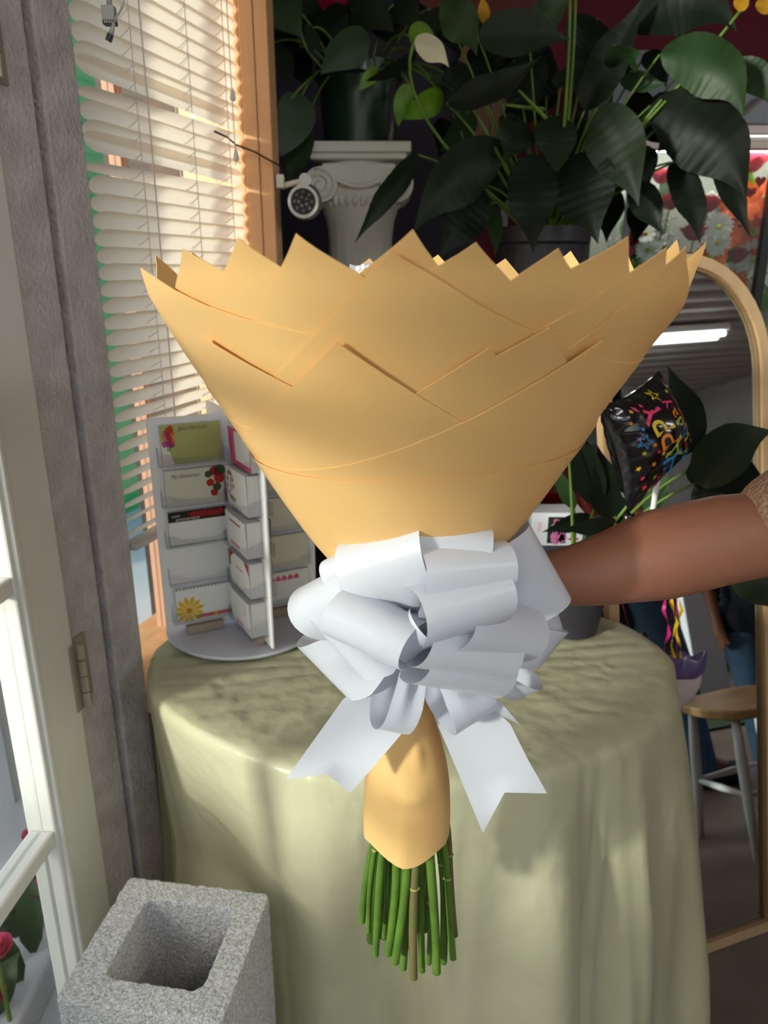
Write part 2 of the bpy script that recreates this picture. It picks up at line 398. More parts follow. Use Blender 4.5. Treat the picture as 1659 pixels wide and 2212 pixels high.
def px_to_surf(x, y):
    best = None; prev = None
    for i in range(700):
        Y = .25 + i * .0006; p = at(x, y, Y); g = math.hypot(p.x - BX, p.y - BY) - rad_at(p.z)
        if best is None or g < best[0]: best = (g, p)
        if g <= 0: break
    p = best[1]; return math.atan2(p.x - BX, -(p.y - BY)), s_of_z(p.z)

bouquet = thing('flower_bouquet', (BX, BY, at(887, 2110, BY).z), 'tall hand-held rose bouquet in overlapping tan kraft paper with a white satin bow', 'bouquet')
def sheet(U, dL, dR, L, layer, lift=.003, n=15, lb=None):
    mb = MB(); lb = lb or L
    def fn(a, b):
        q = U + dL * (a * L) + dR * (b * lb)
        th, S = from_U(q); S = max(S, 0.0)
        near = max(0.0, 1 - (a + b) * 2.2)
        edge = max(0, 1 - min(a, b) * 14)
        return surf(th, S, .0006 * layer + lift * near * near)
    us = [0, .018, .04, .075] + [.12 + .88 * i / 11 for i in range(12)]; nv = len(us)
    mb.add([fn(a, b) for a in us for b in us], [(i * nv + j, (i + 1) * nv + j, (i + 1) * nv + j + 1, i * nv + j + 1) for i in range(nv - 1) for j in range(nv - 1)])
    return mb.build('wrapping_sheet', 'kraft_paper', bouquet, smooth=True, solid=.0005, split=True)
def sheet_px(tip, l, r, layer, L=.27, lb=None, lift=.003):
    U = to_U(*px_to_surf(*tip)); a = (to_U(*px_to_surf(*l)) - U).normalized(); b = (to_U(*px_to_surf(*r)) - U).normalized()
    return sheet(U, a, b, L, layer, lift, lb=lb)
def sheet_ang(thdeg, y, layer, rot=0, L=.27, half=46):
    th = math.radians(thdeg); U = to_U(th, s_of_z(at(887, y, BY).z)); inw = -U.normalized()
    def R(v, d): d = math.radians(d); return Vector((v.x * math.cos(d) - v.y * math.sin(d), v.x * math.sin(d) + v.y * math.cos(d)))
    return sheet(U, R(inw, half + rot), R(inw, -half + rot), L, layer)
for k, (dg, y) in enumerate(((100, 512), (116, 540), (134, 528), (152, 548), (171, 535), (190, 545), (208, 530), (226, 545), (243, 535), (259, 548))):
    sheet_ang(dg, y, (k % 3) - 3, rot=(k * 37 % 17) - 8)
sheet_px((405, 530), (390, 600), (490, 583), 1)
sheet_px((525, 507), (487, 590), (605, 565), 2)
sheet_px((648, 497), (607, 585), (785, 590), 3)
sheet_px((892, 490), (850, 527), (943, 565), 1)
sheet_px((1025, 515), (935, 575), (1110, 615), 2)
sheet_px((1198, 527), (1095, 605), (1228, 580), 2)
sheet_px((1342, 503), (1228, 572), (1352, 600), 3)
sheet_px((845, 527), (720, 675), (1000, 630), 6)
U1 = to_U(*px_to_surf(322, 568)); b1 = (to_U(*px_to_surf(465, 655)) - U1).normalized(); a1 = Vector((b1.y, -b1.x)); a1 = a1 if a1.dot(-U1) > 0 and a1.x < 0 else -a1
sheet(U1, a1, b1, .27, 5)
def sheet_edge(tip, along, layer, side):
    U = to_U(*px_to_surf(*tip)); b = (to_U(*px_to_surf(*along)) - U).normalized(); a = Vector((b.y, -b.x)); a = a if a.x * side > 0 else -a
    return sheet(U, a, b, .27, layer)
sheet_edge((1424, 524), (1180, 694), 4, 1)
sheet_edge((1462, 522), (1352, 640), 5, 1)
sheet_ang(88, 520, 2, rot=6)
sheet_px((462, 716), (452, 800), (632, 820), 7)
sheet_px((735, 717), (572, 893), (1000, 900), 9)
sheet_px((1048, 733), (895, 838), (1125, 822), 7)
sheet_px((1173, 688), (1078, 745), (1208, 757), 8)
sheet_px((1280, 714), (1110, 832), (1286, 800), 10)
Sl = s_of_z(at(887, 625, BY).z)
MB().grid(49, 14, lambda a, b: surf((a - .5) * 2 * math.pi, Sl * b, -.003)).build('inner_lining', 'kraft_paper', bouquet, smooth=True)
# wide lower sheet wrapped round the cone
Sb = px_to_surf(920, 1020)[1]
mb = MB(); mb.grid(49, 14, lambda a, b: surf((a - .5) * 2 * math.pi, Sb * b * (1 + .03 * math.sin((a - .5) * 9)), .0080 - .0010 * b))
mb.build('wrapping_sheet', 'kraft_paper', bouquet, smooth=True)
# paper sleeve over the stems, cut in flat facets at the foot
zt, zb = at(887, 1440, BY).z, at(887, 1793, BY).z
def sleeve(a, b):
    th = (a - .5) * 2 * math.pi; z = zt + (zb - zt) * b; r = rad_at(z)
    dent = .004 * math.exp(-((th - .15) / .3) ** 2 - ((b - .62) / .05) ** 2) - .0035 * math.exp(-((th + .1) / .35) ** 2 - ((b - .68) / .03) ** 2)
    dent += .003 * math.exp(-((th - .25) / .16) ** 2 - ((b - .40) / .06) ** 2)
    fac = 1 / max(math.cos(((th + .1) % (math.pi / 3)) - math.pi / 6), .86); fac = 1 + (fac - 1) * .35 * b
    r = r * fac * .97 + dent
    dz = -.006 * b ** 4 * math.cos(th * 3)
    return Vector((BX + r * math.sin(th), BY - r * math.cos(th), z + dz))
MB().grid(61, 26, sleeve).build('paper_sleeve', 'kraft_paper', bouquet, smooth=True)

# stems
rs = random.Random(3)
cs = lambda x, y: (700 + x / 4.366, 1700 + y / 4.366)
st = [((440, 430), (375, 1270), 33, .565), ((480, 480), (425, 1370), 26, .560), ((580, 530), (470, 1580), 36, .548), ((625, 540), (545, 1420), 26, .575),
      ((700, 560), (595, 1570), 40, .543), ((790, 590), (682, 1650), 42, .540), ((835, 600), (768, 1710), 34, .552), ((870, 590), (856, 1800), 41, .540),
      ((950, 580), (915, 1735), 34, .556), ((1040, 545), (1042, 1750), 42, .542), ((1000, 560), (975, 1665), 28, .575), ((1110, 525), (1130, 1650), 38, .570),
      ((1120, 520), (1235, 1615), 34, .562), ((1185, 480), (1250, 1400), 30, .585)]
for i, (a, b, w, Y) in enumerate(st):
    Y += .007; A = at(*cs(*a), Y); Bp = at(*cs(*b), Y); top = Vector((BX + (A.x - BX) * .7, BY - .008 + (A.y - BY) * .3, A.z + .06)); r = w * 1.0 / 4.366 * pxm(Y, .7)
    nk = rs.uniform(.3, .75); pts = []; rr = []
    for q in range(11):
        t = q / 10; mid_ = bez(top, A, Bp, t); bend = .0022 * math.sin(t * 5 + i)
        pts.append(mid_ + Vector((bend, 0, 0))); rr.append(r * (1.0 + .05 * math.sin(t * 9 + i)))
    so_ = MB().tube(pts, rr, 10).build('stem', 'stem_brown' if i in (7, 13) else 'stem_green', bouquet, smooth=True, angle=50)
    k = int(nk * 10); MB().sphere(pts[k] + Vector((r * (.9 if i % 2 else -.9), -.001, 0)), r * .42, 7, 5, (1, 1, .8)).build('node', 'stem_node', so_, smooth=True)
    MB().lathe([(r * 1.02, -.0012), (r * 1.12, 0), (r * 1.02, .0012)], pts[k], 12).build('node_ring', 'stem_node', so_, smooth=True)
for i in range(26):
    a = rs.uniform(0, 6.28); q = rs.uniform(0, .031); x = BX + q * math.cos(a); y = BY + .012 + abs(q * math.sin(a)); zb_ = .625 + rs.uniform(0, .05)
    MB().tube([(BX + (x - BX) * .8, y, .83), (x, y, .74), (x + rs.uniform(-.004, .004), y, zb_)], .0056, 8).build('stem', 'stem_green' if i % 4 else 'stem_brown', bouquet, smooth=True)

# white roses just below the rim
def rose(c, r, parent, m, name='rose'):
    mb = MB(); rr = random.Random(int(c.x * 9999) + 5)
    for ring, (n, rad, h, open_) in enumerate(((3, .25, .95, .05), (4, .45, .95, .18), (5, .68, .85, .35), (6, .95, .7, .6))):
        for k in range(n):
            a0 = 2 * math.pi * k / n + ring * .7
            def pf(u, v, a0=a0, rad=rad, h=h, open_=open_):
                a = a0 + (u - .5) * 2.2 * (.7 + .3 * math.sin(math.pi * min(v * 1.1, 1))) * 1.1
                q = r * rad * (.35 + .65 * v ** .7) + r * open_ * .35 * max(0, v - .7) ; zz = r * (h * v * 1.25 - .6) - r * .18 * (2 * (u - .5)) ** 2 * v
                return c + Vector((q * math.cos(a), q * math.sin(a), zz))
            mb.grid(5, 5, pf)
    return mb.build(name, m, parent, smooth=True)
for i in range(13):
    a = i * 2.4; q = .155 * math.sqrt((i + .5) / 13)
    rose(Vector((BX + q * math.cos(a), BY + q * math.sin(a), 1.268)), .036, bouquet, 'rose_white')
pt = at(1095, 596, .50); rose(Vector((pt.x, pt.y, 1.279)), .026, bouquet, 'rose_white')
pb = MB().grid(8, 3, lambda u, v: at(755 + 60 * u, 570 + 4 * math.sin(u * 6) + 26 * v, .50 + .004 * v)).build('ribbon_pick', 'satin', bouquet, smooth=True)
for k, (x, y) in enumerate(((775, 581), (786, 578), (797, 579), (781, 590), (792, 589))):
    MB().sphere(at(x, y, .494), .0022, 10, 7).build('pearl', 'pearl', pb, smooth=True)

# ------------------------------------------------------------------ satin bow
KN = at(905, 1345, .535)
bow = MB().sphere(at(908, 1352, .505), .017, 14, 10, (1.3, .8, 1.2)).build('bow', 'satin', bouquet, smooth=True)
def loop(A, YA, B, YB, T=.018, kn=(905, 1345), Yk=.535, tw=0.0):
    A = at(*A, YA); Bq = at(*B, YB); K = at(*kn, Yk); M_ = (A + Bq) / 2; w = (Bq - A); hw = w.length / 2; w.normalize()
    e = M_ - K; n = w.cross(e).normalized(); wp = (w - e.normalized() * w.dot(e.normalized()) * .5).normalized()
    def fn(a, b):
        u = a * math.pi; f = (1 - math.cos(2 * u)) / 2; f = f ** .72; g = math.sin(2 * u) * math.sin(u) ** .6 * T * 1.25
        k = f * f * (3 - 2 * f); wid = .008 + (hw - .008) * min(1, k * 1.25); ax = wp.lerp(w, k).normalized()
        pinch = .004 * math.sin(b * math.pi * 3 + a * 2) * (1 - k)
        return K + e * f + n * (g + pinch) + ax * (wid * (2 * b - 1))
    MB().grid(33, 9, fn).build('loop', 'satin', bow, smooth=True)
def tail(pts_l, pts_r, notch, ys):
    n = len(pts_l)
    def P(lst, t):
        x = t * (n - 1); i = min(int(x), n - 2); k = x - i
        return (lst[i][0] * (1 - k) + lst[i + 1][0] * k, lst[i][1] * (1 - k) + lst[i + 1][1] * k), ys[i] * (1 - k) + ys[i + 1] * k
    def fn(a, b):
        (xl, yl), Y = P(pts_l, a); (xr, yr), _ = P(pts_r, a)
        x = xl * (1 - b) + xr * b; y = yl * (1 - b) + yr * b
        if a > .75:
            k = (a - .75) / .25; v = 1 - abs(2 * b - 1); x += (notch[0] - (pts_l[-1][0] + pts_r[-1][0]) / 2) * k * v; y += (notch[1] - (pts_l[-1][1] + pts_r[-1][1]) / 2) * k * v
        return at(x, y, Y + .004 * math.sin(b * 3.1) * math.sin(a * 3))
    MB().grid(21, 9, fn).build('tail', 'satin', bow, smooth=True)
# back rows first
loop((885, 1114), .485, (1066, 1152), .49, .020)
loop((1142, 1128), .545, (1232, 1288), .545, .020)
loop((724, 1196), .495, (905, 1142), .475, .022)
loop((690, 1222), .52, (742, 1196), .51, .016)
loop((622, 1302), .54, (738, 1244), .50, .022)
loop((642, 1388), .555, (752, 1500), .55, .018)
loop((1198, 1300), .56, (1214, 1350), .575, .016)
loop((1224, 1362), .575, (1160, 1440), .56, .018)
loop((1172, 1478), .56, (1120, 1500), .56, .018)
loop((1065, 1536), .545, (1118, 1560), .55, .018)
loop((668, 1340), .515, (784, 1470), .505, .016)
loop((1030, 1345), .465, (1186, 1374), .505, .021)
loop((918, 1212), .462, (1114, 1196), .485, .021)
loop((935, 1392), .455, (1130, 1428), .49, .021)
loop((926, 1452), .462, (1108, 1486), .50, .020)
loop((978, 1588), .51, (1064, 1534), .53, .018)
loop((806, 1572), .51, (872, 1584), .52, .016)
loop((698, 1325), .47, (868, 1404), .455, .019)
loop((916, 1318), .448, (1112, 1262), .475, .021)
loop((846, 1408), .475, (908, 1362), .462, .014)
tail([(880, 1440), (745, 1505), (670, 1610), (617, 1684)], [(905, 1480), (868, 1585), (812, 1650), (757, 1713)], (706, 1672), [.545, .535, .525, .515])
tail([(900, 1440), (945, 1565), (990, 1670), (1043, 1800)], [(950, 1440), (1100, 1560), (1140, 1640), (1182, 1714)], (1090, 1712), [.545, .535, .53, .525])
# ------------------------------------------------------------------ table, cloth
mat('dark_wood', (70, 58, 50), .6, noise=(1, .4), wave=(4, 40, 4))
mat('yellow_plastic', (240, 236, 198), .33, noise=(7, .08), transl=.30, transp=.13, spec=.5, bump=(38, .55))
_nt = MATS['yellow_plastic'].node_tree; _b = [n for n in _nt.nodes if n.type == 'BUMP'][0]
_v = _nt.nodes.new('ShaderNodeTexNoise'); _v.inputs['Scale'].default_value = 7; _v.inputs['Detail'].default_value = 3; _v.inputs['Distortion'].default_value = 2.6; _v.noise_type = 'RIDGED_MULTIFRACTAL'
_b2 = _nt.nodes.new('ShaderNodeBump'); _b2.inputs['Strength'].default_value = .45; _b2.inputs['Distance'].default_value = .006
_tc = [n for n in _nt.nodes if n.type == 'TEX_COORD'][0]; _mp = _nt.nodes.new('ShaderNodeMapping'); _mp.inputs['Scale'].default_value = (1, 1, .35)
_nt.links.new(_tc.outputs['Object'], _mp.inputs[0]); _nt.links.new(_mp.outputs[0], _v.inputs['Vector']); _nt.links.new(_v.outputs['Fac'], _b2.inputs['Height'])
_nt.links.new(_b.outputs[0], _b2.inputs['Normal']); _nt.links.new(_b2.outputs[0], _nt.nodes['Principled BSDF'].inputs['Normal'])
MBs = atz(1480, 2060, 0); MBe = atz(1659, 1995, 0); MU = (MBe - MBs).normalized(); lam = math.radians(12)
MH = Vector((-MU.y, MU.x, 0)); MN = MH * math.cos(lam) - Vector((0, 0, math.sin(lam)))
TZ = .72; TC = Vector((.04, 1.044, 0)); TA, TB = .393, .280
def ell(k, z, n=56): return [TC + Vector((TA * k * math.cos(6.28319 * i / n), TB * k * math.sin(6.28319 * i / n), z)) for i in range(n)]
tb = thing('oval_table', (TC.x, TC.y, 0), 'dark oval table hidden under a pale yellow plastic cloth', 'table')
MB().prism(ell(.985, .692), (0, 0, .022)).build('tabletop', 'dark_wood', tb, bevel=.003)
for sx in (-1, 1):
    for sy in (-1, 1):
        MB().tube([TC + Vector((sx * .15, sy * .09, .692)), TC + Vector((sx * .17, sy * .10, 0))], [.02, .014], 10).build('leg', 'dark_wood', tb, smooth=True)
rc = random.Random(11)
FOLDS = [(rc.uniform(-3.1, 0.4), rc.uniform(.025, .07), rc.choice((-1, 1)) * rc.uniform(.010, .022), rc.uniform(-.12, .12)) for _ in range(26)]
def skirt(ph, v):
    """v 0 at the table edge, 1 at the hem"""
    c, s = math.cos(ph), math.sin(ph); drop = v * .69
    out = .020 + drop * (.105 + .055 * max(0, c)) 
    fold = (.027 * math.sin(ph * 9 + .7 + .6 * math.sin(ph * 2)) + .012 * math.sin(ph * 17 + 2.1) + .008 * math.sin(ph * 5 + v * 1.5)) * min(1, v * 2.2) ** .8
    fold += .006 * math.sin(ph * 31 + v * 5) * v + .010 * (abs(math.sin(ph * 4.5 + .4)) ** 6) * min(1, v * 3) + .005 * math.sin(ph * 13 + v * 11) * v
    fold += sum(am * math.exp(-abs(((ph - c0 + math.pi) % (2 * math.pi)) - math.pi - dr * v) / wd) for c0, wd, am, dr in FOLDS) * min(1, v * 2.5)
    left = math.exp(-((math.atan2(s, c) + 2.45) / .52) ** 2)      # pushed back behind the concrete block
    off = (out + fold) * (1 - left) - left * (.075 * min(1, v * 2.2) - .012)
    off = max(off, -.07)
    z = TZ + .004 - drop
    nx, ny = c / TA, s / TB; l = math.hypot(nx, ny)
    P = TC + Vector((TA * c + nx / l * off, TB * s + ny / l * off, z))
    q = (P - W0).dot(WN)                                        # keep clear of the window wall and of the mirror
    if q < .034: P = P + WN * (.034 - q)
    q = (P - MBs).dot(-MN)
    if q < .045 and P.x > .3: P = P + Vector((-MN.x, -MN.y, 0)).normalized() * (.045 - q)
    return P
def cloth_fn(a, b):
    ph = -math.pi + a * 2 * math.pi
    if b < .25:
        k = b / .25; X_, Y_ = k * math.cos(ph), k * math.sin(ph); w = (.0022 * math.sin(X_ * 21 + Y_ * 13 + 3 * math.sin(Y_ * 4)) * math.sin(Y_ * 9 + X_ * 5) + .0016 * math.sin(X_ * 37 - Y_ * 24)) * min(1, k * 2)
        return TC + Vector((TA * k * math.cos(ph), TB * k * math.sin(ph), TZ + .001 + abs(w)))
    v = (b - .25) / .75
    if v < .05:                                                    # rounded edge
        q = v / .05; p0 = skirt(ph, .03); e = TC + Vector((TA * math.cos(ph), TB * math.sin(ph), TZ + .001)); 
        m = Vector((p0.x, p0.y, TZ + .001)); return bez(e, m, p0, q)
    return skirt(ph, .03 + (v - .05) / .95 * .95)
cl = MB().grid(301, 77, cloth_fn).build('tablecloth', 'yellow_plastic', smooth=True)
tag(cl, 'thin pale yellow plastic cloth draped to the floor over the oval table', 'tablecloth')

# ------------------------------------------------------------------ concrete block by the door
mat('block_concrete', (228, 226, 226), .95, noise=(360, .8), rgb2=(140, 138, 138), bump=(300, .55))
BT = .53
bl, br = atz(280, 1893, BT), atz(583, 1930, BT)
bx = (br - bl); bw = bx.length; bx.normalize(); by = Vector((bx.y, -bx.x, 0)); by = by if by.y < 0 else -by
bdp = .178
def hollow(name, z0, z1, label):
    mb = MB(); n = 14
    def P(u, v, z): return bl + bx * (u * bw) + by * (v * bdp) + Vector((0, 0, z - BT))
    def ring(x0, y0, x1, y1, r, z, k=5):
        pts = []
        for cx, cy, a0 in ((x1 - r, y1 - r, 0), (x0 + r, y1 - r, 90), (x0 + r, y0 + r, 180), (x1 - r, y0 + r, 270)):
            for i in range(k): a = math.radians(a0 + 90 * i / (k - 1)); pts.append(bl + bx * (cx + r * math.cos(a)) + by * (cy + r * math.sin(a)) + Vector((0, 0, z - BT)))
        return pts
    rr = random.Random(4)
    o0 = ring(0, 0, bw, bdp, .006, z0); o1 = ring(0, 0, bw, bdp, .006, z1)
    i1 = ring(.040, .030, bw - .036, bdp - .034, .012, z1); i0 = ring(.052, .042, bw - .048, bdp - .046, .010, z0)
    n = len(o0); vs = o0 + o1 + i1 + i0
    fs = [(r * n + k, r * n + (k + 1) % n, (r + 1) * n + (k + 1) % n, (r + 1) * n + k) for r in range(3) for k in range(n)] + [(3 * n + k, 3 * n + (k + 1) % n, (k + 1) % n, k) for k in range(n)]
    mb.add(vs, fs); o = mb.build(name, 'block_concrete')
    rm = o.modifiers.new('remesh', 'REMESH'); rm.mode = 'VOXEL'; rm.voxel_size = .0032
    tx = bpy.data.textures.new('grit', 'CLOUDS'); tx.noise_scale = .006; tx.noise_depth = 2
    dm = o.modifiers.new('grit', 'DISPLACE'); dm.texture = tx; dm.strength = .003; dm.mid_level = .5
    o.data.polygons.foreach_set('use_smooth', [True] * len(o.data.polygons))
    return tag(o, label, 'block')
hollow('concrete_block', .145, BT, 'rough grey hollow concrete block standing by the glazed door, its square hole facing up')
hollow('concrete_block', .0, .143, 'lower grey concrete block carrying the tall one by the door')

# ------------------------------------------------------------------ revolving card rack
mat('rack_white', (248, 246, 248), .45, noise=(5, .08))
mat('rack_base', (214, 214, 226), .4, noise=(12, .14))
mat('felt_tan', (178, 160, 138), .7)
glass('clear_plastic', (250, 250, 252), .05)
mat('card_white', (244, 242, 240), .6)
mat('card_edge', (224, 224, 224), .7, noise=(1, .4), wave=(300, 300, 2))
mat('card_green', (176, 182, 110), .6, noise=(20, .2)); mat('card_cream', (226, 222, 206), .6, noise=(15, .15), rgb2=(196, 206, 176))
mat('ink_orange', (230, 110, 40), .6); mat('ink_magenta', (206, 70, 160), .6); mat('ink_red', (186, 24, 34), .6, noise=(40, .5))
mat('ink_dark', (40, 34, 32), .6); mat('ink_leaf', (60, 84, 48), .6); mat('ink_yellow', (244, 196, 30), .6, noise=(40, .3), rgb2=(226, 150, 20)); mat('ink_green', (130, 176, 70), .6)
mat('ink_grey', (110, 104, 98), .6); mat('ink_pink', (226, 96, 130), .6); mat('ink_brown', (168, 110, 50), .6); mat('ink_blue', (90, 120, 190), .6); mat('ink_black', (22, 18, 20), .6)
mat('ink_cream', (232, 220, 214), .6); mat('ink_white', (236, 232, 228), .6)
RZ = TZ + .006; ax0 = atz(530, 1349, RZ); RH = .352
rk = thing('card_rack', (ax0.x, ax0.y, RZ), 'white revolving rack of clear card pockets on a round base on the yellow table', 'card rack')
MB().lathe([(0, 0), (.118, 0), (.128, .002), (.130, .005), (.128, .008), (0, .008)], ax0, 56).build('base', 'rack_base', rk, smooth=True, angle=40)
MB().lathe([(0, .008), (.006, .008), (.006, RH + .012), (0, RH + .012)], ax0, 16).build('pole', 'rack_white', rk, smooth=True, angle=40)
A0 = math.radians(206); WL = .124
def wing(k): a = A0 + k * math.pi / 2; return Vector((math.cos(a), math.sin(a), 0))
WING_ANG = [206, 300, 26, 120]
def wv(k): a = math.radians(WING_ANG[k]); return Vector((math.cos(a), math.sin(a), 0))
def wp(k, side, s, off, z):       # point on wing k: s from the pole outwards, off from its face
    d = wv(k); nrm = Vector((-d.y, d.x, 0)) * side
    return ax0 + d * s + nrm * (.0025 + off) + Vector((0, 0, z))
for k in range(4):
    d = wv(k); nrm = Vector((-d.y, d.x, 0)); R = basis(d, nrm, Vector((0, 0, 1)))
    MB().box(ax0 + d * (.006 + WL / 2) + Vector((0, 0, .014 + RH / 2)), (WL, .005, RH), R).build('wing_panel', 'rack_white', rk, bevel=.0018)
    for sd in (-1, 1):
        MB().box(ax0 + d * (WL * .56) + nrm * (sd * .008) + Vector((0, 0, .016)), (.060, .011, .014), R).build('foot_block', 'felt_tan', rk, bevel=.001)
ROW = .0655
def row_z(i): return .030 + i * ROW                      # 0 = bottom
def pocket(k, side, i, depth):
    z = row_z(i); s0, s1 = .018, .118; d = wv(k)
    prof = [(s0, 0), (s1, 0), (s1, .022), (s1 - .012, .020), (s1 - .026, .013), (s0 + .030, .011), (s0 + .016, .014), (s0 + .006, .022), (s0, .024)]
    n = Vector((-d.y, d.x, 0)) * side
    pk = MB().prism([wp(k, side, s, depth, z + h) for s, h in prof], n * .0012).build('pocket', 'clear_plastic', rk)
    MB().prism([wp(k, side, s, .0, z) for s in (s0, s1)] + [wp(k, side, s, depth, z) for s in (s1, s0)], (0, 0, .0012)).build('pocket_floor', 'clear_plastic', pk)
    for s in (s0, s1):
        MB().prism([wp(k, side, s, .0, z), wp(k, side, s, depth, z), wp(k, side, s, depth, z + .022), wp(k, side, s, 0, z + .030)], d * .0012).build('pocket_side', 'clear_plastic', pk)
def card(k, side, i, depth, face, label, prints=(), text=None, h=.057, w=.090, tilt=.006, grp='gift cards in the rack', lift=0, dz=0):
    z0 = row_z(i) + .0020 + dz; s0 = .023; n = Vector((-wv(k).y, wv(k).x, 0)) * side
    def P(u, v, o): return wp(k, side, s0 + u * w, depth - .001 + o + tilt * v * (0 if depth < .01 else 1) * .3, z0 + v * h)
    base = wp(k, side, s0 + w / 2, depth / 2, z0)
    t = thing('gift_card', base, label, 'card', grp)
    MB().prism([wp(k, side, s0, .0008, z0), wp(k, side, s0, .0008, z0 + h), wp(k, side, s0 + w, .0008, z0 + h), wp(k, side, s0 + w, .0008, z0)], n * (depth - .0035)).build('card_stack', 'card_edge', t)
    MB().prism([P(0, 0, -.0016), P(1, 0, -.0016), P(1, 1, -.0016), P(0, 1, -.0016)], n * .0004).build('card_front', face, t)
    mir = -1 if side * 1 > 0 and k in (1,) else 1
    for name, m, polys in prints:
        mb = MB()
        for poly in polys: mb.add([P(u, v, -.0010) for u, v in poly], [tuple(range(len(poly)))])
        mb.build(name, m, t)
    if text:
        for txt, m, u, v, sz, shear in text:
            vs, fs = text_mesh(txt, shear); MB().add([P(u + x * sz / w, v + y * sz / h, -.0008) for x, y in vs], fs).build('lettering', m, t)
    return t
def disc(u, v, r, n=12, asp=.633, wob=0): return [(u + r * asp * (1 + wob * math.sin(5 * a)) * math.cos(a), v + r * (1 + wob * math.sin(5 * a)) * math.sin(a)) for a in [6.28319 * i / n for i in range(n)]]
def rect(a, b, c, d): return [(a, b), (c, b), (c, d), (a, d)]
# wing 0 faces the camera with side s.t. its normal points to the camera
def facing(k): d = wv(k); n = Vector((-d.y, d.x, 0)); return 1 if n.dot(Vector((0, 0, 0)) - ax0) > 0 else -1
F0 = facing(0)
# on wing 0 the pole is at the right hand, so u runs right to left: mirror the print
def mx(polys): return [[(1 - u, v) for u, v in p] for p in polys]
def card0(i, face, label, prints, text, depth=.010, **kw):
    # lettering must read left to right: place each text mirrored in u
    z0 = row_z(i) + .002; w = .090; h = kw.get('h', .057)
    t = card(0, F0, i, depth, face, label, [(a, b, mx(c)) for a, b, c in prints], None, **kw)
    n = Vector((-wv(0).y, wv(0).x, 0)) * F0
    for txt, m, u, v, sz, shear in text:
        vs, fs = text_mesh(txt, shear)
        MB().add([wp(0, F0, .023 + w - (u * w + x * sz), depth - .0016 + .0018 * (v + y * sz / h), z0 + kw.get('dz', 0) + v * h + y * sz) for x, y in vs], fs).build('lettering', m, t)
    return t
for i in range(5): pocket(0, F0, i, .012)
rf = random.Random(5)
flow = [disc(.08 + .10 * rf.random(), .56 + .36 * rf.random(), .10, 9, wob=.2) for _ in range(6)]; flow2 = [disc(.06 + .14 * rf.random(), .45 + .4 * rf.random(), .085, 9, wob=.2) for _ in range(6)]
card0(4, 'card_green', 'green gift card with orange and pink flowers, topmost on the left wing of the rack',
      [('white_corner', 'ink_white', [[(0, 0), (.20, 0), (.14, .3), (.08, .5), (0, .62)]]), ('printed_flower', 'ink_orange', flow), ('printed_flower', 'ink_magenta', flow2), ('printed_leaf', 'ink_green', [disc(.12, .40, .06), disc(.22, .5, .05)])],
      [('Just Because', 'ink_grey', .30, .86, .0085, .35)], h=.062)
card0(3, 'card_cream', 'cream sympathy card with red roses at the right, second from top in the rack',
      [('printed_leaf', 'ink_leaf', [disc(.94, .88, .16), disc(.74, .80, .10), disc(.88, .42, .12)]), ('printed_rose', 'ink_red', [disc(.85, .88, .14, wob=.08), disc(.93, .66, .15, wob=.08), disc(.77, .56, .11, wob=.1), disc(.83, .27, .11, wob=.1)])],
      [('My Sincerest', 'ink_grey', .10, .78, .0085, .35)])
card0(2, 'card_white', 'white anniversary card with a dark rose band along its top edge',
      [('printed_band', 'ink_black', [rect(0, .70, 1, 1)]), ('printed_rose', 'ink_red', [disc(.36 + .09 * q, .86, .10 if q else .07, wob=.12) for q in range(7)]), ('printed_edge', 'ink_green', [rect(0, 0, 1, .03)])],
      [('HAPPY', 'ink_cream', .06, .84, .0045, 0), ('anniversary', 'ink_cream', .12, .73, .0080, .3)])
pet = []
for q in range(12):
    a = q * 6.28319 / 12 + .2; cu, cv = .22, .32; L_ = .46
    tip = (cu + L_ * .633 * math.cos(a), cv + L_ * math.sin(a)); sd = (-math.sin(a) * .07 * .633, math.cos(a) * .07); md = (cu + L_ * .7 * .633 * math.cos(a), cv + L_ * .7 * math.sin(a))
    poly = [(cu, cv), (md[0] + sd[0], md[1] + sd[1]), tip, (md[0] - sd[0], md[1] - sd[1])]; poly = [(min(max(u, 0), 1), max(v, .0)) for u, v in poly]; pet.append(poly)
card0(0, 'card_white', 'white card with a big yellow daisy and striped band, bottom left of the rack',
      [('stripe', 'ink_pink', [rect(.42, .03, .58, .15), rect(.80, .03, .94, .15)]), ('stripe', 'ink_orange', [rect(.58, .03, .68, .15), rect(.72, .03, .80, .15)]), ('stripe', 'ink_green', [rect(.36, .03, .42, .15), rect(.94, .03, 1, .15)]), ('stripe', 'ink_yellow', [rect(.68, .03, .72, .15)]),
       ('printed_daisy', 'ink_yellow', pet), ('daisy_centre', 'ink_orange', [disc(.22, .32, .085)]), ('scallop', 'ink_grey', [disc(.03 + q * .0625, 1.0, .022, 8) for q in range(16)])], [])
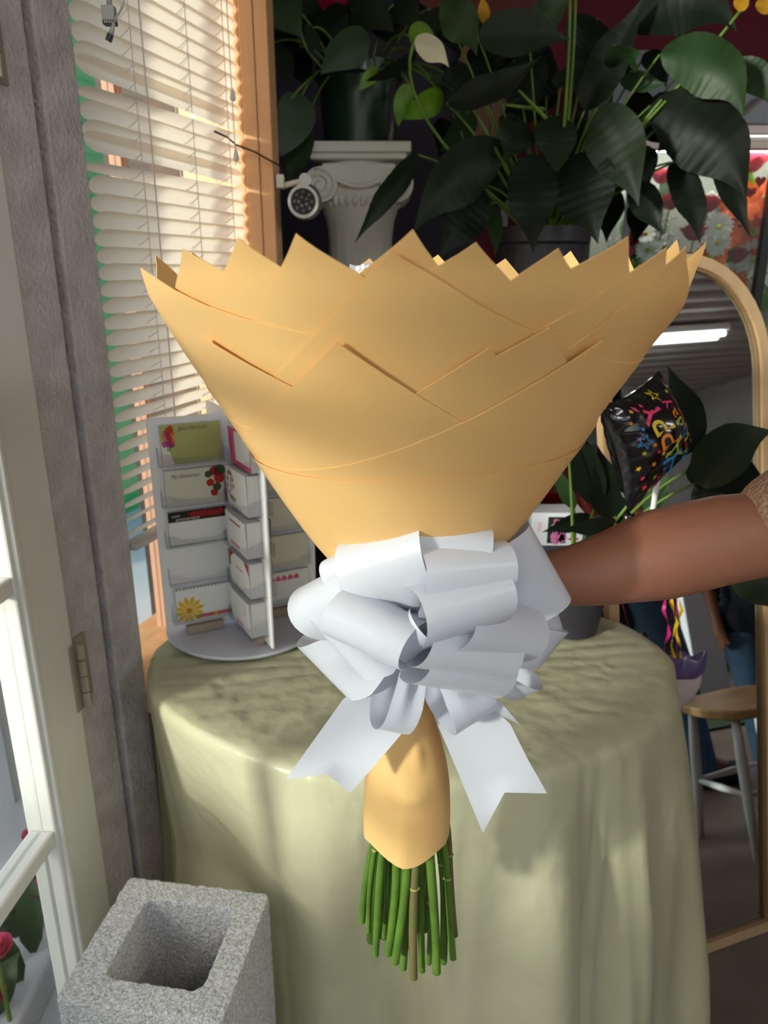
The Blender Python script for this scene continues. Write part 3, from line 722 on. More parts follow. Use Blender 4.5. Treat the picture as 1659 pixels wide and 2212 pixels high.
# wing 1 comes towards the camera: stacks seen from the side on its left face
F1 = 1 if (Vector((-wv(1).y, wv(1).x, 0))).x < 0 else -1
spec = [('card_white', 'thick stack of plain white cards, lowest on the front wing of the rack', [('printed_spray', 'ink_pink', [disc(.3 + .1 * q, .12, .05, 8) for q in range(4)]), ('printed_line', 'ink_grey', [rect(.75, .55, .77, .85)])], .028),
        ('card_white', 'stack of white cards with a red bow corner on the front wing of the rack', [('printed_bow', 'ink_red', [[(0, 1), (.30, 1), (.1, .8), (.08, .5), (0, .5)]]), ('printed_corner', 'ink_red', [[(.8, 1), (1, 1), (1, .7)]]), ('printed_line', 'ink_pink', [rect(.35, .62, .7, .66)])], .026),
        ('card_white', 'stack of white cards with small red lettering on the front wing of the rack', [('printed_line', 'ink_red', [rect(.2, .78, .75, .83)]), ('printed_spray', 'ink_pink', [disc(.2 + .1 * q, .14, .06, 8) for q in range(5)])], .027),
        ('card_white', 'stack of cards with an autumn wreath, second from top on the front wing', [('printed_wreath', 'ink_brown', [disc(.22 + .14 * math.cos(a), .55 + .33 * math.sin(a), .07, 7, wob=.2) for a in [q * .55 for q in range(10)]]), ('printed_leaf', 'ink_green', [disc(.30, .2, .08), disc(.4, .22, .06)]), ('printed_figure', 'ink_blue', [rect(.22, .4, .26, .75)])], .022),
        ('ink_pink', 'pink gift card pack at the top of the front wing of the rack', [('printed_panel', 'ink_white', [rect(.30, .15, 1, .95)]), ('printed_spray', 'ink_magenta', [disc(.12, .3 + .15 * q, .1, 8) for q in range(4)])], .014)]
for i, (face, label, prints, dep) in enumerate(spec):
    pocket(1, F1, i, dep + .002); card(1, F1, i, dep, face, label, prints, h=.056 if i != 3 else .062)
# the shaded wing on the right, facing the camera
F2 = facing(2); F1b = -F1
for i, label in enumerate(('pale card with pink print in the shaded right wing, lowest row', 'plain pale card in the shaded right wing, second row', 'plain pale card in the shaded right wing, third row', 'pale card with green edge in the shaded right wing, fourth row')):
    pocket(2, F2, i, .012)
    card(2, F2, i, .010, 'card_cream' if i else 'card_white', label, [('printed_spray', 'ink_pink', [disc(.15 + .12 * q, .80, .09, 8, wob=.2) for q in range(6)])] if i == 0 else ([('printed_edge', 'ink_leaf', [rect(0, .0, .12, 1)])] if i == 3 else []))
for i in range(1, 4):
    pocket(1, F1b, i, .012); card(1, F1b, i, .010, 'ink_leaf' if i == 2 else 'card_cream', ('dark card on the shaded back of the front wing, %s row' % ('second', 'third', 'fourth')[i - 1]), [])

# ------------------------------------------------------------------ venetian blind
mat('blind_white', (246, 234, 218), .45, transl=.66, spec=.4, noise=(4, .05))
mat('cord_white', (214, 208, 200), .6)
mat('rail_metal', (196, 190, 186), .35, metal=.3)
bn = thing('venetian_blind', wall(.35, .016, .90), 'white horizontal slat blind hanging in the window with two bent slats', 'blind')
BO = .018; T0, T1 = .119, .560
def slat(z, tilt, sag=0.0, twist=0.0, t0=T0, t1=T1):
    def fn(a, b):
        q = (b - .5); ang = tilt + twist * (a - .5); w = .0265 * q
        if a < .02 or a > .98: w *= .55
        elif a < .05 or a > .95: w *= .86
        crown = .0026 * (1 - 4 * q * q)
        n_off = w * math.cos(ang) - crown * math.sin(ang); n_z = w * math.sin(ang) + crown * math.cos(ang)
        return wall(t0 + (t1 - t0) * a, BO + n_off, z + n_z - sag * math.sin(math.pi * a) - sag * (1 - a) * .8)
    us = [0, .02, .05] + [i / 12 for i in range(1, 12)] + [.95, .98, 1.0]; nv = 6
    vs = [fn(a, j / (nv - 1)) for a in us for j in range(nv)]
    fs = [(i * nv + j, (i + 1) * nv + j, (i + 1) * nv + j + 1, i * nv + j + 1) for i in range(len(us) - 1) for j in range(nv - 1)]
    return MB().add(vs, fs).build('slat', 'blind_white', bn, smooth=True)
rb = random.Random(2)
zA = at(165, 120, 1.06).z; zB = at(180, 320, 1.07).z
zs = []; z = .915
while z < 2.20: zs.append(z); z += .0226
iA = min(range(len(zs)), key=lambda i: abs(zs[i] - zA)); iB = min(range(len(zs)), key=lambda i: abs(zs[i] - zB))
for i, z in enumerate(zs):
    low = max(0, 1 - i / 12)
    tilt = math.radians(62 - 22 * low + rb.uniform(-3, 3))
    if i == iA: slat(z + .006, math.radians(84), -.003, -.5)
    elif i == iB: slat(z + .006, math.radians(84), -.003, -.4)
    elif i in (iA - 1, iB - 1): slat(z - .001, math.radians(38), 0, .75)
    else: slat(z, tilt, rb.uniform(-.0006, .0006), rb.uniform(-.06, .06))
wbox(MB(), T0 - .006, T1 + .003, BO - .013, BO + .013, .888, .900).build('bottom_rail', 'rail_metal', bn, bevel=.003)
wbox(MB(), T0 - .004, T0 - .003, BO - .008, BO + .008, .890, .899).build('rail_end', 'ink_dark', bn)
wbox(MB(), T0 - .006, T1 + .003, BO - .016, BO + .016, 2.215, 2.25).build('head_rail', 'rail_metal', bn, bevel=.002)
for tt in (.222, .372, .491):
    ld = MB().tube([wall(tt, BO + .0145, .90), wall(tt, BO + .0145, 2.22)], .0007, 5).build('ladder_cord', 'cord_white', bn)
    MB().tube([wall(tt, BO - .0145, .90), wall(tt, BO - .0145, 2.22)], .0007, 5).build('ladder_cord', 'cord_white', bn)
    for i, z in enumerate(zs):
        if z < 1.75: MB().tube([wall(tt, BO + .0145, z + .003), wall(tt + .004, BO, z - .004), wall(tt, BO - .0145, z - .011)], .0006, 4).build('rung', 'cord_white', ld)
MB().tube([wall(.245, BO + .017, 1.02), wall(.243, BO + .019, 1.5), wall(.24, BO + .017, 2.22)], .0011, 6).build('pull_cord', 'cord_white', bn)
MB().tube([wall(.505, BO + .018, 1.48), wall(.50, BO + .019, 2.22)], .0009, 6).build('pull_cord', 'cord_white', bn)
for z in (1.585, 1.49): MB().lathe([(.001, .016), (.003, .012), (.0055, 0), (.004, -.004), (0, -.004)], wall(.505, BO + .019, z), 10).build('cord_tassel', 'card_cream', bn, smooth=True)

# ------------------------------------------------------------------ cables, small camera
mat('plug_grey', (176, 172, 168), .5); mat('plug_dark', (60, 62, 60), .5); mat('cable_black', (26, 24, 24), .5)
c0 = at(236, 30, .98)
pl = thing('cable_plug', c0, 'grey rectangular cable plug dangling in front of the blind', 'plug')
sc_ = pxm(.98, 1.5)
MB().box(c0, (26 * sc_, .012, 28 * sc_)).build('plug_body', 'plug_grey', pl, bevel=.001)
MB().box(c0 - Vector((0, 0, 17 * sc_)), (26 * sc_, .011, 8 * sc_)).build('plug_socket', 'plug_dark', pl, bevel=.0005)
for q in range(4): MB().box(c0 + Vector(((q - 1.5) * 5 * sc_, -.0058, -17 * sc_)), (2.4 * sc_, .001, 4 * sc_)).build('pin_hole', 'cord_white', pl)
MB().tube([at(237, -140, .98), at(237, -40, .98), at(236, -5, .98), at(236, 14, .98)], [.0022, .0022, .0028, .0034], 8).build('cord', 'plug_grey', pl, smooth=True)
pl2 = thing('cable_lead', at(236, 80, .975), 'thin grey lead with a round dark tip beside the cable plug', 'cable')
MB().tube([at(268, -140, .975), at(268, 0, .975), at(262, 20, .975), at(252, 36, .972), at(246, 50, .972)], .0012, 7).build('cord', 'plug_grey', pl2, smooth=True)
MB().tube([at(246, 50, .972), at(243, 62, .972), at(239, 74, .972)], [.0016, .0026, .0032], 8).build('sleeve', 'plug_grey', pl2, smooth=True)
MB().tube([at(239, 74, .972), at(234, 89, .972)], .0036, 10).build('tip', 'plug_dark', pl2, smooth=True, angle=40)
bc = thing('black_cable', at(530, 318, 1.47), 'thin black cable running from the blind across the wooden post', 'cable')
MB().tube([at(464, 284, 1.36), at(490, 296, 1.44), at(510, 313, 1.475), at(550, 328, 1.485), at(580, 345, 1.49), at(604, 358, 1.50), at(618, 385, 1.53)], .0017, 7).build('cord', 'cable_black', bc, smooth=True)

mat('cam_silver', (150, 146, 144), .35, metal=.6); mat('cam_white', (206, 204, 200), .4); mat('lens_dark', (40, 40, 44), .2, coat=.5); mat('lens_led', (96, 96, 100), .15, coat=.5)
K = at(655, 435, 1.50); u_ = pxm(1.50, 1.4)
scam = thing('security_camera', K, 'silver round security camera with a ring of lights mounted beside the wooden post', 'camera')
aim = (Vector((0, 0, 1.2)) - K).normalized(); side = aim.cross(Vector((0, 0, 1))).normalized(); upv = side.cross(aim); RC = basis(side, upv, aim)
MB().lathe([(0, -.075), (30 * u_, -.075), (36 * u_, -.06), (37 * u_, -.01), (34 * u_, 0), (30 * u_, .004), (28 * u_, .0)], K + Vector((8 * u_, 0, -4 * u_)) * .5, 28, RC).build('body', 'cam_silver', scam, smooth=True, angle=50)
MB().lathe([(28 * u_, .0), (33 * u_, .006), (33 * u_, .009), (27 * u_, .009), (26 * u_, .003)], K, 28, RC).build('bezel', 'cam_white', scam, smooth=True, angle=50)
ln = MB().lathe([(0, .002), (27 * u_, .002)], K, 28, RC).build('lens_plate', 'lens_dark', scam)
for q in range(13):
    a = q * 6.28319 / (5 if q < 5 else 8); r_ = (9 if q < 5 else 19) * u_
    MB().sphere(K + RC @ Vector((r_ * math.cos(a), r_ * math.sin(a), .003)), 4.2 * u_, 8, 5).build('led', 'lens_led', ln, smooth=True)
J = at(659, 388, 1.50)
MB().lathe([(0, -.008), (13 * u_, -.008), (13 * u_, .008), (0, .008)], J, 20, RC).build('joint', 'cam_white', scam, smooth=True, angle=40)
MB().tube([J, at(640, 412, 1.505)], 6 * u_, 10).build('yoke', 'cam_white', scam, smooth=True)
MB().tube([at(608, 403, 1.52), J], [7 * u_, 5 * u_], 10).build('arm', 'cam_white', scam, smooth=True)
MB().box(at(606, 392, 1.52), (16 * u_, .02, 26 * u_)).build('mount_block', 'card_cream', scam)

# ------------------------------------------------------------------ plaster column pedestal
mat('plaster', (240, 236, 226), .7, noise=(8, .12), bump=(60, .1))
PY = 1.90; PZ = at(775, 322, PY).z; up_ = pxm(PY, PZ - .1); PX = at(777, 330, PY).x
col = thing('column_pedestal', (PX, PY, 0), 'white plaster Ionic column pedestal carrying the green pot', 'pedestal')
MB().box((PX, PY, PZ - .011), (212 * up_, 212 * up_, .022)).build('abacus', 'plaster', col, bevel=.003)
MB().box((PX, PY, PZ - .028), (196 * up_, 196 * up_, .014)).build('abacus_moulding', 'plaster', col, bevel=.004)
rsft = 72 * up_
MB().lathe([(rsft * 1.12, .0), (rsft * 1.12, .05), (rsft * 1.02, .07), (rsft, .1)] + [(rsft * (1 - .04 * q), .1 + (PZ - .30) * q) for q in (.25, .5, .75, 1)] + [(rsft * 1.02, PZ - .16), (rsft * 1.12, PZ - .135), (rsft * 1.12, PZ - .10), (rsft * 1.2, PZ - .06), (rsft * 1.2, PZ - .03)], (PX, PY, 0), 96, None, True,
           mod=lambda w, z: 1 - (.055 * max(0, math.cos(w * 20)) if .12 < z < PZ - .20 else 0)).build('shaft', 'plaster', col, smooth=True, angle=60)
ech = MB()
for q in range(18): a = math.pi + q * math.pi / 17; ech.sphere((PX + rsft * 1.14 * math.cos(a), PY + rsft * 1.14 * math.sin(a), PZ - .118), .010, 7, 5, (.7, .7, 1.3))
ech.build('egg_moulding', 'plaster', col, smooth=True)
for sx in (-1, 1):
    vx = PX + sx * 78 * up_; vz = PZ - .085
    vo = MB().tube([(vx, PY - 88 * up_, vz), (vx, PY + 88 * up_, vz)], 34 * up_, 28).build('volute', 'plaster', col, smooth=True, angle=40)
    pts = []
    for q in range(40):
        a = q / 39 * 4.2 * math.pi; r_ = 31 * up_ * (1 - q / 46); pts.append((vx + sx * r_ * math.cos(a + 1.2), PY - 89 * up_, vz + r_ * math.sin(a + 1.2)))
    MB().tube(pts, 3.4 * up_, 6).build('scroll', 'plaster', vo, smooth=True)
pts = [(PX + 78 * up_ * (t * 2 - 1), PY - 86 * up_, PZ - .085 + 30 * up_ - 34 * up_ * math.sin(math.pi * t)) for t in [i / 16 for i in range(17)]]
MB().tube(pts, 5 * up_, 8).build('swag', 'plaster', col, smooth=True)
MB().box((PX, PY - 60 * up_, PZ - .062), (150 * up_, 50 * up_, .042)).build('capital_block', 'plaster', col, bevel=.004)
# ------------------------------------------------------------------ plants
mat('leaf_dark', (34, 46, 28), .5, noise=(16, .45), rgb2=(24, 36, 20), transl=.10, spec=.25)
mat('leaf_mid', (44, 70, 36), .5, noise=(18, .4), rgb2=(34, 66, 30), transl=.16)
mat('leaf_lime', (126, 170, 40), .38, noise=(24, .7), rgb2=(70, 130, 30), transl=.3)
mat('leaf_deep', (20, 29, 18), .5, noise=(16, .45), rgb2=(14, 22, 12), transl=.06, spec=.22)
mat('petiole', (96, 128, 44), .45, noise=(30, .3))
mat('spathe', (236, 232, 206), .45, transl=.3, noise=(9, .3), rgb2=(200, 210, 120))
mat('leaf_yellow', (214, 160, 40), .5, transl=.3)
mat('pot_green', (30, 58, 44), .3, coat=.2); mat('pot_black', (48, 46, 54), .45, bump=(40, .1)); mat('soil', (40, 30, 24), .9, bump=(80, .6))
VEIN = .0
def leaf(parent, b, t, width, bend=(0, 0, 0), roll=0.0, m='leaf_dark', name='leaf', fold=.22, shape='lance', wave=.06, nu=25, seed=0, droop=0.0):
    c = (b + t) / 2 + Vector(bend); L = (t - b).length
    rr = random.Random(seed); ph = rr.uniform(0, 6)
    def wf(a):
        if shape == 'heart': return (math.sin(math.pi * min(1, a * 1.0) ** .62) ** .75) * (1 - a ** 6 * .3) if a > 0 else .25
        q_ = max(0, math.sin(math.pi * a ** .70)) ** .9; k_ = min(1, max(0, (a - .55) / .45)); return q_ * (1 - .55 * k_ * k_ * (3 - 2 * k_))
    vw = (Vector((0, 0, CAMZ)) - c).normalized()
    def fn(a, q):
        p = bez(b, c, t, a); tg = ((c - b) * (1 - a) + (t - c) * a).normalized()
        sd = tg.cross(vw); sd = sd.normalized() if sd.length > 1e-4 else Vector((1, 0, 0)); nn = sd.cross(tg).normalized()
        s2 = sd * math.cos(roll) + nn * math.sin(roll); n2 = nn * math.cos(roll) - sd * math.sin(roll)
        x = (q - .5) * 2; w = width / 2 * wf(a)
        return p + s2 * (x * w) + n2 * (fold * abs(x) * w + wave * w * math.sin(a * 13 + ph + (1 if x > 0 else 2)) * abs(x) + .035 * w * math.sin((a + .22 * abs(x)) * 70) * min(1, abs(x) * 2) * (1 if shape == 'lance' else .3) - droop * a ** 3 * (t - b).length)
    return MB().grid(nu, 7, fn).build(name, m, parent, smooth=True)
def leaf_px(parent, b, t, wpx, bend=(0, 0), roll=0.0, m='leaf_dark', stem=None, shape='lance', name='leaf', **k):
    B_, T_ = at(*b), at(*t); Y = (b[2] + t[2]) / 2; u = pxm(Y, (B_.z + T_.z) / 2)
    lf = leaf(parent, B_, T_, wpx * u, (bend[0] * u, -.01, -bend[1] * u), roll, m, name, shape=shape, seed=int(b[0] * 7 + b[1]), **k)
    if stem is not None:
        mid = (B_ + stem) / 2 + Vector((0, 0, .05)); MB().tube([bez(stem, mid, B_, i / 8) for i in range(9)], [.0032 - .0012 * i / 8 for i in range(9)], 6).build('petiole', 'petiole', parent, smooth=True)
    return lf
def pot(parent, c, r0, r1, h, m, n=32, ribs=0, name='pot'):
    f = (lambda w, z: 1 - .03 * max(0, math.cos(w * ribs)) if z < h * .8 else 1) if ribs else None
    p = MB().lathe([(0, 0), (r0, 0), (r1 * .96, h * .82), (r1, h * .83), (r1 * 1.04, h * .85), (r1 * 1.04, h), (r1 * .97, h), (r1 * .95, h * .88), (0, h * .87)], c, 96 if ribs else n, mod=f).build(name, m, parent, smooth=True, angle=35)
    MB().lathe([(0, h * .88), (r1 * .95, h * .88)], c, 24).build('soil', 'soil', p)
    return p

# --- pothos in a dark green pot on the column
GP = thing('potted_pothos', (PX, PY, PZ + .001), 'trailing heart-leaved pothos in a dark green pot on the white column', 'plant')
gz = PZ + .001; gr = 88 * up_
pot(GP, (PX, PY, gz), gr * .84, gr, .165, 'pot_green')
crown = Vector((PX, PY, gz + .155))
rl0 = random.Random(17)
for b, t, w, bend, roll, m in (
    ((598, -14, 1.72), (652, 78, 1.70), 92, (-16, 0), .3, 'leaf_mid'), ((797, 92, 1.70), (692, 160, 1.68), 78, (0, -22), .2, 'leaf_mid'),
    ((592, 92, 1.78), (634, 184, 1.76), 66, (-10, 0), .5, 'leaf_dark'), ((652, 206, 1.72), (606, 338, 1.68), 86, (6, 0), .2, 'leaf_mid'),
    ((660, 270, 1.76), (622, 400, 1.75), 60, (8, 0), -.4, 'leaf_mid'), ((886, 186, 1.70), (861, 272, 1.69), 42, (-14, 0), .3, 'leaf_lime'),
    ((958, 210, 1.70), (868, 258, 1.68), 56, (0, -6), .3, 'leaf_lime'), ((884, 78, 1.72), (940, 88, 1.70), 46, (0, -14), .4, 'leaf_lime'),
    ((676, 60, 1.78), (670, 116, 1.76), 46, (0, 0), .6, 'leaf_dark'), ((900, 120, 1.74), (790, 175, 1.70), 46, (0, 8), .9, 'leaf_dark'),
    ((735, 90, 1.80), (700, 140, 1.78), 34, (0, 0), .2, 'leaf_mid'), ((815, 150, 1.72), (775, 195, 1.70), 30, (0, 0), .1, 'leaf_lime'),
    ((760, 20, 1.85), (850, 70, 1.82), 80, (0, -20), .4, 'leaf_dark'), ((700, 20, 1.86), (745, 90, 1.84), 80, (0, 0), .2, 'leaf_deep'),
    ((850, 10, 1.86), (905, 60, 1.82), 70, (0, -12), .2, 'leaf_dark'), ((640, 110, 1.9), (668, 190, 1.88), 60, (0, 0), -.2, 'leaf_deep'),
    ((1000, 190, 1.72), (1010, 245, 1.71), 42, (8, 0), .5, 'leaf_lime'), ((930, 170, 1.75), (985, 210, 1.74), 40, (0, -8), .5, 'leaf_mid'),
    ((1030, 245, 1.73), (950, 330, 1.72), 70, (0, -10), .7, 'leaf_mid'), ((800, 30, 1.9), (730, 60, 1.88), 70, (0, -10), .1, 'leaf_deep'),
    ((930, 20, 1.86), (955, 95, 1.84), 74, (0, 0), .3, 'leaf_dark'), ((620, 30, 1.92), (590, 110, 1.9), 70, (0, 0), -.3, 'leaf_deep')):
    B_ = at(*b)
    leaf_px(GP, b, t, w, bend, roll, m, stem=crown + Vector(((B_.x - PX) * .35, -.03, 0)), shape='heart', fold=.12, wave=.03)
for _ in range(16):
    x, y = rl0.uniform(590, 900), rl0.uniform(-20, 130)
    leaf_px(GP, (x, y, rl0.uniform(1.86, 2.0)), (x + rl0.uniform(-40, 40), y + rl0.uniform(40, 80), rl0.uniform(1.84, 1.9)), rl0.uniform(50, 80), (0, -6), rl0.uniform(-.5, .5), 'leaf_deep', shape='heart', fold=.12, wave=.03)
for pts in (((676, 165, 1.75), (645, 190, 1.72), (628, 215, 1.70)), ((700, 150, 1.78), (655, 110, 1.76), (650, 70, 1.74)), ((870, 140, 1.75), (905, 100, 1.72), (890, 80, 1.71)), ((960, 215, 1.72), (990, 260, 1.72), (1000, 300, 1.73))):
    P3 = [at(*p) for p in pts]; MB().tube([bez(P3[0], P3[1], P3[2], i / 8) for i in range(9)], .003, 6).build('vine', 'petiole', GP, smooth=True)

# --- big peace lily in a ribbed black pot
LY = 1.72; lz = at(1172, 492, LY).z; lu = pxm(LY, lz); lx = at(1172, 492, LY).x; LH = .20
LB = Vector((lx, LY, lz - LH))
PL = thing('peace_lily', LB, 'large dark peace lily with drooping leaves in a ribbed black pot', 'plant')
pot(PL, LB, 88 * lu, 99 * lu, LH, 'pot_black', ribs=28)
lc = Vector((lx, LY, lz - .02))
big = [((1088, 322, 1.62), (892, 505, 1.50), 120, (-40, -30), .25, 'leaf_dark'), ((905, 335, 1.60), (765, 528, 1.52), 56, (-10, -10), .5, 'leaf_dark'),
       ((1150, 332, 1.58), (1152, 548, 1.50), 108, (-6, 0), .1, 'leaf_deep'), ((1290, 236, 1.58), (1380, 446, 1.50), 122, (14, -10), -.2, 'leaf_dark'),
       ((1248, 330, 1.60), (1292, 528, 1.52), 130, (-6, 0), -.1, 'leaf_deep'), ((1425, 118, 1.55), (1606, 258, 1.46), 118, (70, -55), -.3, 'leaf_mid'),
       ((1405, 228, 1.60), (1612, 440, 1.50), 150, (70, -40), -.2, 'leaf_deep'), ((1450, 350, 1.62), (1512, 528, 1.56), 70, (14, 0), .4, 'leaf_deep'),
       ((1545, 320, 1.58), (1622, 515, 1.50), 56, (-10, 0), .3, 'leaf_deep'), ((1370, 395, 1.60), (1432, 508, 1.55), 66, (-4, 0), .2, 'leaf_deep'),
       ((1262, 240, 1.60), (1400, -20, 1.56), 96, (-6, 10), .5, 'leaf_deep'), ((1368, 70, 1.60), (1592, 72, 1.54), 120, (30, -95), .5, 'leaf_deep'),
       ((1032, 78, 1.56), (1232, 86, 1.50), 96, (10, -10), .35, 'leaf_dark'), ((965, 222, 1.56), (1172, 118, 1.50), 74, (20, 34), .6, 'leaf_deep'),
       ((1142, 78, 1.62), (1238, -6, 1.58), 70, (0, -14), .3, 'leaf_mid'), ((950, 8, 1.66), (1030, 122, 1.60), 84, (26, -12), -.2, 'leaf_mid'),
       ((1585, 135, 1.56), (1668, 232, 1.50), 66, (14, -8), .2, 'leaf_mid'), ((1120, 255, 1.64), (1090, 350, 1.58), 90, (0, 0), .3, 'leaf_dark'),
       ((1190, 250, 1.62), (1195, 380, 1.55), 92, (8, 0), .3, 'leaf_dark'), ((1322, 150, 1.58), (1385, 118, 1.50), 80, (0, -25), -.6, 'leaf_mid'),
       ((1215, 150, 1.64), (1260, 200, 1.60), 84, (0, 0), .5, 'leaf_dark'), ((1340, 170, 1.62), (1440, 180, 1.58), 44, (0, 12), .4, 'leaf_mid'),
       ((1400, 110, 1.66), (1440, 190, 1.62), 60, (0, 0), .5, 'leaf_deep'), ((1480, 200, 1.66), (1420, 330, 1.60), 140, (20, 0), .1, 'leaf_deep'),
       ((1340, 330, 1.66), (1400, 420, 1.62), 110, (0, 0), .3, 'leaf_deep'), ((1040, 400, 1.62), (950, 560, 1.56), 110, (-10, 0), .3, 'leaf_deep'),
       ((1110, 130, 1.72), (1160, 250, 1.68), 110, (0, 0), .1, 'leaf_deep'), ((1290, 40, 1.70), (1230, 170, 1.66), 120, (0, 0), .2, 'leaf_deep'),
       ((1080, 330, 1.76), (1050, 480, 1.70), 130, (0, 0), -.2, 'leaf_deep'), ((1240, 250, 1.78), (1200, 420, 1.72), 140, (0, 0), .2, 'leaf_deep'),
       ((1180, 120, 1.80), (1110, 220, 1.75), 120, (0, 0), .2, 'leaf_deep'), ((1060, 440, 1.70), (1070, 555, 1.62), 36, (6, 0), .2, 'leaf_mid'),
       ((1500, 130, 1.72), (1560, 260, 1.68), 120, (0, 0), .2, 'leaf_deep'), ((1010, 140, 1.72), (960, 260, 1.68), 90, (0, 0), .3, 'leaf_deep')]
for b, t, w, bend, roll, m in big:
    B_ = at(*b); leaf_px(PL, b, t, w, bend, roll, m, stem=lc + Vector(((B_.x - lx) * .12, -.02, 0)), fold=.24, wave=.10, nu=33)
rl = random.Random(31)
for _ in range(34):
    x, y = rl.uniform(960, 1600), rl.uniform(10, 430)
    if (x > 1430 and y > 300) or (x > 1320 and y < 210): continue
    leaf_px(PL, (x, y, rl.uniform(1.76, 1.9)), (x + rl.uniform(-70, 70), y + rl.uniform(60, 130), rl.uniform(1.7, 1.8)), rl.uniform(60, 100), (0, -10), rl.uniform(-.5, .5), 'leaf_deep', fold=.2, wave=.08)
for pts in (((1200, 470, 1.68), (1238, 250, 1.6), (1244, -30, 1.56)), ((1190, 470, 1.68), (1228, 300, 1.58), (1232, -20, 1.55)), ((1180, 256, 1.58), (1150, 225, 1.57), (1120, 195, 1.56)), ((1175, 236, 1.6), (1130, 232, 1.58), (1090, 226, 1.57)), ((1230, 470, 1.68), (1390, 260, 1.6), (1430, 215, 1.58)), ((1330, 330, 1.62), (1450, 215, 1.58), (1600, 22, 1.54)), ((1150, 470, 1.66), (1060, 300, 1.6), (1020, 232, 1.58))):
    P3 = [at(*p) for p in pts]; MB().tube([bez(P3[0], P3[1], P3[2], i / 10) for i in range(11)], [.0042 - .0014 * i / 10 for i in range(11)], 7).build('petiole', 'petiole', PL, smooth=True)
leaf_px(PL, (895, 92, 1.54), (970, 146, 1.50), 52, (16, -14), -.3, 'spathe', name='spathe', fold=.3)
P3 = [at(1120, 470, 1.66), at(840, 240, 1.6), at(893, 94, 1.54)]; MB().tube([bez(*P3, i / 10) for i in range(11)], .003, 6).build('petiole', 'petiole', PL, smooth=True)
leaf_px(PL, (1048, 52, 1.62), (1040, -12, 1.60), 26, (0, 0), .2, 'leaf_yellow', name='yellow_leaf'); leaf_px(PL, (1592, 22, 1.54), (1612, -18, 1.52), 34, (0, 0), .2, 'leaf_yellow', name='yellow_leaf'); leaf_px(PL, (1645, 30, 1.54), (1660, -18, 1.52), 40, (0, 0), .2, 'leaf_yellow', name='yellow_leaf')
# stand under the pot
mat('stand_wood', (96, 70, 50), .6, noise=(1, .4), wave=(20, 20, 3))
sd = thing('plant_stand', (lx, LY, 0), 'tall wooden plant stand under the black-potted peace lily', 'stand')
MB().lathe([(0, LB.z - .025), (.13, LB.z - .025), (.13, LB.z - .002), (0, LB.z - .002)], (lx, LY, 0), 36).build('stand_top', 'stand_wood', sd, smooth=True, angle=40)
for q in range(4):
    a = q * math.pi / 2 + .6; MB().tube([(lx + .08 * math.cos(a), LY + .08 * math.sin(a), LB.z - .02), (lx + .14 * math.cos(a), LY + .14 * math.sin(a), 0)], [.016, .011], 10).build('leg', 'stand_wood', sd, smooth=True)

# --- second peace lily on the table, behind the arm
QC = Vector((.315, 1.135, TZ + .006))
P2 = thing('young_peace_lily', QC, 'peace lily with upright leaves behind the balloon on the yellow table', 'plant')
pot(P2, QC, .045, .058, .085, 'pot_black')
qc = QC + Vector((0, 0, .08))
for b, t, w, bend, roll, m in (((1468, 985, 1.13), (1440, 788, 1.12), 92, (34, 0), -.2, 'leaf_deep'), ((1500, 1045, 1.10), (1672, 930, 1.02), 120, (0, -50), .35, 'leaf_dark'),
    ((1480, 1020, 1.14), (1668, 1080, 1.06), 110, (10, -44), .5, 'leaf_deep'), ((1225, 955, 1.16), (1262, 880, 1.14), 60, (0, 0), .3, 'leaf_deep'),
    ((1290, 1090, 1.2), (1240, 900, 1.18), 74, (-10, 0), .2, 'leaf_deep'), ((1320, 1120, 1.2), (1290, 960, 1.18), 80, (0, 0), -.3, 'leaf_deep'),
    ((1570, 1240, 1.12), (1690, 1335, 1.05), 90, (40, -30), .2, 'leaf_dark'), ((1330, 1130, 1.12), (1206, 1146, 1.06), 46, (0, -10), .6, 'leaf_deep'),
    ((1280, 1120, 1.2), (1170, 1150, 1.16), 40, (0, -10), .2, 'leaf_deep'), ((1500, 1100, 1.16), (1560, 1020, 1.14), 60, (0, 0), .3, 'leaf_deep'),
    ((1240, 1100, 1.24), (1190, 990, 1.22), 34, (0, 0), .3, 'leaf_mid'), ((1400, 1120, 1.2), (1440, 980, 1.18), 50, (0, 0), .3, 'leaf_mid')):
    leaf_px(P2, b, t, w, bend, roll, m, stem=qc, fold=.22, wave=.06)

# --- small arrangement with red blooms and a bright fern sprig, on the side table
mat('side_black', (36, 34, 38), .4, noise=(10, .2)); mat('fern', (120, 190, 30), .5, transl=.3); mat('bloom_red', (196, 22, 40), .5, noise=(30, .4), transl=.2)
SX0, SX1, SY0, SY1, SZ = .12, .62, 1.37, 1.56, .765
stb = thing('side_table', ((SX0 + SX1) / 2, (SY0 + SY1) / 2, 0), 'low black side table behind the yellow table and mirror', 'table')
MB().box(((SX0 + SX1) / 2, (SY0 + SY1) / 2, SZ - .015), (SX1 - SX0, SY1 - SY0, .03)).build('tabletop', 'side_black', stb, bevel=.003)
for x in (SX0 + .03, SX1 - .03):
    for y in (SY0 + .03, SY1 - .03): MB().box((x, y, (SZ - .03) / 2), (.035, .035, SZ - .03)).build('leg', 'side_black', stb)
AR = Vector((.215, 1.50, SZ + .001)); arr = thing('flower_arrangement', AR, 'small arrangement of red blooms with a lime fern sprig in a black pot', 'arrangement')
pot(arr, AR, .04, .05, .08, 'pot_black')
